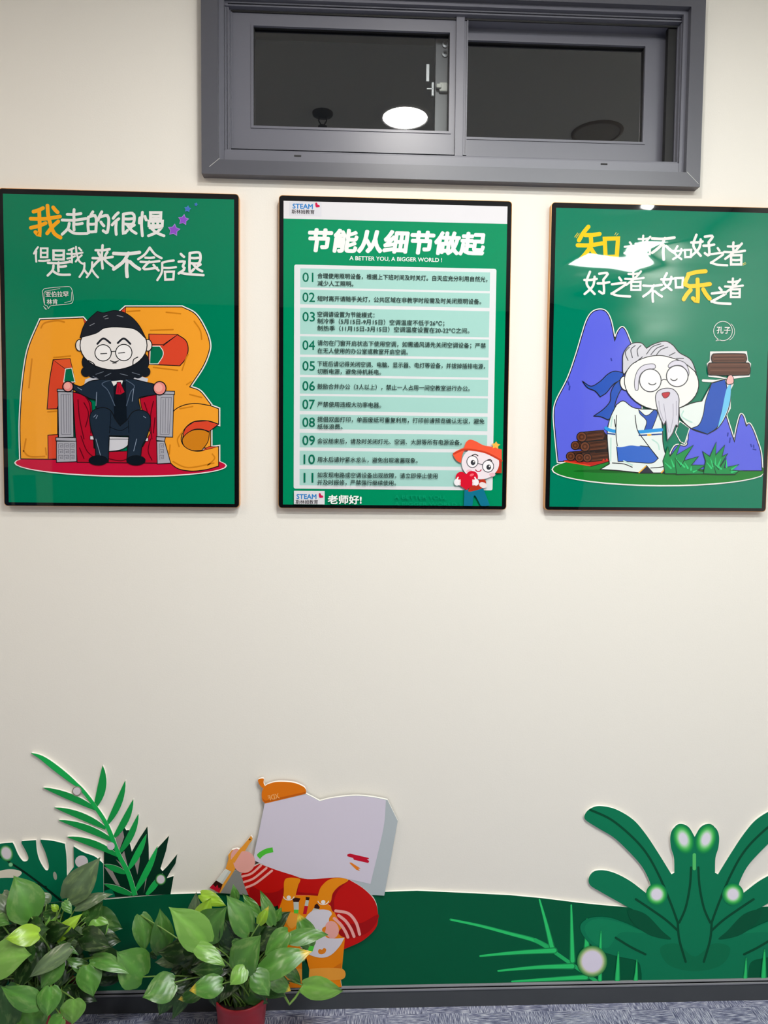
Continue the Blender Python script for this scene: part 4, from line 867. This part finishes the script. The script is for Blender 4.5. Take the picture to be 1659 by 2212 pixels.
def leaf(bm, cl, uvl, base, tip, hw, nrm, col, seed, droop=.10, fold=.22, curl=.0, tipc=False):
    """one heart-shaped blade from its stalk end to its tip"""
    ax = tip-base; Ln = ax.length; ax.normalize(); nrm = (nrm-ax*nrm.dot(ax)).normalized(); sd = ax.cross(nrm)
    rows = []
    for t, wv in OUTL:
        off = 4*t*(1-t)*droop*Ln
        c = base+ax*(t*Ln)+nrm*off; row = []
        for k in range(-3, 4):
            u = k/3; x = u*hw*wv
            back = -.07*Ln*(abs(u)**1.5) if t < .05 else 0
            z = abs(x)*fold - (x*x/hw)*.25 + curl*hw*u*t + .02*Ln*math.sin(7*t+seed)*abs(u)
            row.append(bm.verts.new(c+sd*x+nrm*z+ax*back))
        rows.append((t, row))
    for (t0, a), (t1, b) in zip(rows, rows[1:]):
        for k in range(6):
            f = bm.faces.new((a[k], a[k+1], b[k+1], b[k])); f.smooth = True
            for lp, (uu, vv) in zip(f.loops, ((k/6, t0), ((k+1)/6, t0), ((k+1)/6, t1), (k/6, t1))):
                lp[uvl].uv = (uu, vv); rb = 1.35 if abs(uu-.5) < .01 and vv < .9 else 1.0
                cc = YEL if tipc and vv > .86 else col
                lp[cl] = (min(1, cc[0]*rb), min(1, cc[1]*rb), min(1, cc[2]*rb), (seed*1.37) % 10)
YEL = lin('#d9b93a')
GREENS = {'k': '#1f3a19', 'm': '#4f8236', 'l': '#6ea042', 'y': '#93bd33', 'd': '#365e2a', 'g': '#5f7454', 'o': '#52682f'}  # first green is darkened to stand for shade between the leaves
def pothos(name, label, pot, tables, seeds, nfill, spread, runner=None):
    rnd = random.Random(seeds)
    px, py, pz_r, R = pot     # centre x, y, rim height, rim radius
    t = thing(name, (px, py, 0), label, 'potted plant')
    bm = bmesh.new(); H = pz_r
    lathe(bm, [(R*.76, 0), (R*.80, .004), (R*.93, H-.030), (R*.95, H-.026), (R*.96, H-.018), (R*.985, H-.014), (R*1.0, H-.004), (R*.99, H), (R*.95, H), (R*.92, H-.006), (R*.88, H-.04)], (px, py, 0), 64, cap0=True)
    link('pot', bm, POT, t, True)
    bm = bmesh.new(); n = 36; c = bm.verts.new((px, py, H-.012)); pv = None
    rg = [[bm.verts.new((px+R*.9*q*math.cos(2*math.pi*k/n), py+R*.9*q*math.sin(2*math.pi*k/n), H-.016+rnd.uniform(-.003, .004))) for k in range(n)] for q in (.35, .7, 1.0)]
    for k in range(n): bm.faces.new((c, rg[0][k], rg[0][(k+1) % n]))
    for a, b in zip(rg, rg[1:]):
        for k in range(n): bm.faces.new((a[k], b[k], b[(k+1) % n], a[(k+1) % n]))
    link('soil', bm, SOIL, t)
    bm = bmesh.new(); cl = bm.loops.layers.float_color.new('leafcol'); uvl = bm.loops.layers.uv.new('UVMap'); sb = bmesh.new()
    crown = Vector((px, py, H-.02))
    def stalk(b, i):
        a = crown+Vector((rnd.uniform(-.5, .5)*R, rnd.uniform(-.5, .5)*R, 0)); d = b-a
        m1 = a+d*.35+Vector((0, 0, .03+.12*max(0, .1+d.z))); m2 = a+d*.75+Vector((0, 0, .02))
        P_ = []
        for k in range(9):
            s_ = k/8; P_.append(a*(1-s_)**3+m1*3*s_*(1-s_)**2+m2*3*s_*s_*(1-s_)+b*s_**3)
        for p in P_:
            p.z = max(p.z, .006); p.y = min(p.y, -.02)
        tube(sb, P_, .0022, 6, .0016)
    i = 0
    for (x0, y0, s_), rows in tables:
        for bx, by, tx, ty, hw, d0, d1, c, tilt in rows:
            i += 1; b = wp(x0+bx/s_, y0+by/s_, d0); q = wp(x0+tx/s_, y0+ty/s_, d1); view = (CAM-b).normalized()
            ax = (q-b).normalized(); sd = ax.cross(view).normalized(); N = sd.cross(ax).normalized()
            N = N if N.dot(view) > 0 else -N
            N = (N*math.cos(math.radians(tilt))+sd*math.sin(math.radians(tilt))*(1 if sd.z > 0 else -1)).normalized()
            mpp = (CAM-b).dot(_f)*-1 if False else (b-CAM).dot(_f)/FPX
            hwm = hw/s_*mpp/max(.45, abs(N.dot(view)))
            k = rnd.uniform(.9, 1.12); col = tuple(min(1, x*k) for x in lin(GREENS[c[0]]))
            leaf(bm, cl, uvl, b, q, hwm, N, col, i*1.7+seeds, rnd.uniform(.05, .12), rnd.uniform(.10, .28), rnd.uniform(-.15, .15), len(c) > 1)
            stalk(b, i)
    for _ in range(nfill):       # the inner leaves that fill the crown, mostly coloured dark as shaded gaps
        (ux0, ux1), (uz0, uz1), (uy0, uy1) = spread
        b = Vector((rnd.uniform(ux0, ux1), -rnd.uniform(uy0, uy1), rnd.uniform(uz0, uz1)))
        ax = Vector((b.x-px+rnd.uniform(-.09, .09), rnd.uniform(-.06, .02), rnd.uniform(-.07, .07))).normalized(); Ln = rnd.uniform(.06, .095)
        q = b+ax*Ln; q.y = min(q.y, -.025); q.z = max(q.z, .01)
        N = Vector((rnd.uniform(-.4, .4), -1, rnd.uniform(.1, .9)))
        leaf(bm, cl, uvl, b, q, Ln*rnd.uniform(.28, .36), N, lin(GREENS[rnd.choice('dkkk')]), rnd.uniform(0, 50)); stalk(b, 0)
    if runner: 
        for P_ in runner: tube(sb, P_, .003, 7)
    link('foliage', bm, LEAF, t); link('stems', sb, STEM, t, True)
    return t
# right-hand plant: pot rim in view, leaves traced front to back
pc2 = wp(522, 2141, .115); 
T2 = [((230, 1900, 6.38), [
 (470,490,530,995,135,.10,.12,'m',20),(770,985,735,395,125,.09,.10,'m',15),(1375,880,855,380,200,.20,.22,'l',10),(1220,655,1240,170,100,.06,.06,'g',10),
 (1300,200,1650,365,85,.05,.07,'y',0),(1275,615,1440,250,115,.09,.08,'y',15),(1320,770,1655,370,165,.13,.15,'m',10),(1220,900,1640,1190,110,.22,.24,'l',15)]),
 ((230, 2040, 6.38), [(505,450,145,100,215,.16,.18,'m',15),(935,525,495,735,190,.21,.24,'m',10),(1000,220,665,245,85,.11,.12,'g',0),(1110,100,1160,380,115,.12,.13,'o',0),
 (1590,330,1160,350,105,.18,.18,'d',-15),(1590,550,1145,640,145,.24,.25,'m!',10),(1300,660,990,760,95,.17,.18,'d!',0),(1150,560,900,1040,85,.14,.15,'d',0),(900,610,740,970,105,.11,.12,'d',10),(620,100,690,210,40,.07,.07,'d',0)]),
 ((450, 1900, 6.38), [(320,700,300,200,80,.08,.07,'d',10),(560,730,245,215,160,.14,.13,'m',15),(690,490,470,190,75,.09,.07,'m',0),(380,300,340,60,55,.05,.05,'m',0),
 (700,610,830,365,60,.15,.15,'y!',0),(885,625,715,150,85,.08,.06,'m',20),(920,560,1010,380,60,.07,.06,'m',0),(560,810,740,560,75,.12,.13,'d',0),(380,1235,725,770,190,.24,.24,'m',10),
 (1100,725,775,1045,130,.18,.19,'m',15),(1085,830,1650,765,105,.17,.15,'m',25),(1400,915,1240,465,135,.12,.10,'m!',10),(730,1270,1430,990,170,.23,.21,'m!',15),(740,770,970,700,55,.12,.10,'m',0),
 (200,760,60,620,70,.10,.10,'d',0),(420,620,380,420,70,.08,.08,'d',0),(300,960,120,800,80,.14,.14,'d',0),(330,880,470,840,50,.16,.16,'d',0)]),
 ((450, 2030, 5.53), [(440,345,258,540,105,.27,.29,'l',10),(560,390,730,672,125,.25,.26,'m',10),(738,465,985,612,85,.20,.19,'m!',10),(1130,545,1620,610,120,.14,.12,'l',-20),(895,300,1112,530,58,.13,.12,'d',15),(740,395,980,530,45,.10,.09,'d',0),(1150,220,960,130,60,.15,.14,'m',0)])]
st = [wp(450+x/5.53, 2030+y/5.53, d) for x, y, d in ((560,640,.13),(720,560,.15),(880,610,.16),(920,690,.16),(968,772,.16),(1040,690,.15),(1130,550,.14))]
pothos('potted_pothos', 'leafy green plant in a red pot standing before the orange dungarees cut-out', (pc2.x, -.115, pc2.z, .0685), T2, 3, 60,
       ((pc2.x-.12, pc2.x+.045), (pc2.z+.02, pc2.z+.15), (.05, .15)), [[a.lerp(b, k/3) for a, b in zip(st, st[1:]) for k in range(3)]+[st[-1]]])
pc1 = wp(104, 2140, .125)
T1 = [((0, 1840, 6.38), [(430,900,185,330,240,.15,.14,'m',10),(940,640,1385,75,190,.10,.07,'g',0),(1050,765,1560,580,85,.10,.08,'g',20),(880,690,990,860,60,.12,.13,'m',0),(30,580,220,1030,120,.12,.15,'g',10),
 (-60,900,140,1000,75,.17,.18,'m',0),(530,1130,75,1195,135,.22,.25,'y',20),(640,720,560,545,95,.08,.07,'g',0),(790,805,705,720,45,.10,.10,'y',0),(600,1275,690,880,65,.15,.14,'l',0),(760,1085,770,890,95,.12,.12,'l',10),
 (790,1190,1150,850,85,.17,.16,'y',20),(1180,970,1420,680,130,.10,.08,'d',0),(1330,930,1390,1240,130,.14,.15,'l',0),(1180,900,1180,760,40,.10,.10,'m',0),(1120,1040,1080,1450,110,.12,.13,'g',0),(480,1100,560,900,90,.13,.13,'m',0),(1420,860,1520,1010,50,.07,.06,'d',0),(600,880,860,880,80,.09,.08,'d',0)]),
 ((0, 2012, 6.38), [(-120,400,440,320,190,.24,.26,'l',10),(965,225,400,635,115,.21,.24,'g',10),(840,400,560,790,130,.22,.24,'m',20),(700,765,640,1185,150,.26,.28,'m',0),(540,1010,10,750,140,.27,.29,'m',-10),
 (80,760,120,1500,170,.25,.25,'d',0),(420,1060,500,1500,180,.23,.24,'m',0),(1020,935,985,1276,132,.25,.25,'l',0),(1200,470,1285,895,165,.20,.22,'m',0),(1245,570,900,360,85,.17,.17,'m',10),
 (1285,365,1777,584,100,.18,.20,'m',25),(1370,310,1595,370,110,.13,.12,'l',0),(1290,480,1460,670,110,.12,.12,'o',0),(930,150,1110,175,45,.16,.17,'g',0),(830,150,1090,325,45,.18,.19,'m',0),(420,430,470,610,75,.16,.16,'m',0),
 (860,1190,650,1400,110,.27,.28,'m',0),(850,870,700,1200,65,.18,.19,'d',0),(1300,180,1400,330,110,.10,.10,'d',0),(60,620,-60,560,60,.2,.2,'d',0),(1000,320,1180,420,80,.12,.12,'d',0),(500,440,380,420,50,.18,.18,'m',0),(750,560,900,530,40,.2,.2,'m',0)])]
pothos('potted_pothos', 'bushy green plant in a red pot at the bottom left corner by the monstera cut-out', (pc1.x, -.125, pc1.z, .0685), T1, 11, 64,
       ((pc1.x-.13, pc1.x+.13), (pc1.z-.01, pc1.z+.19), (.05, .18)))
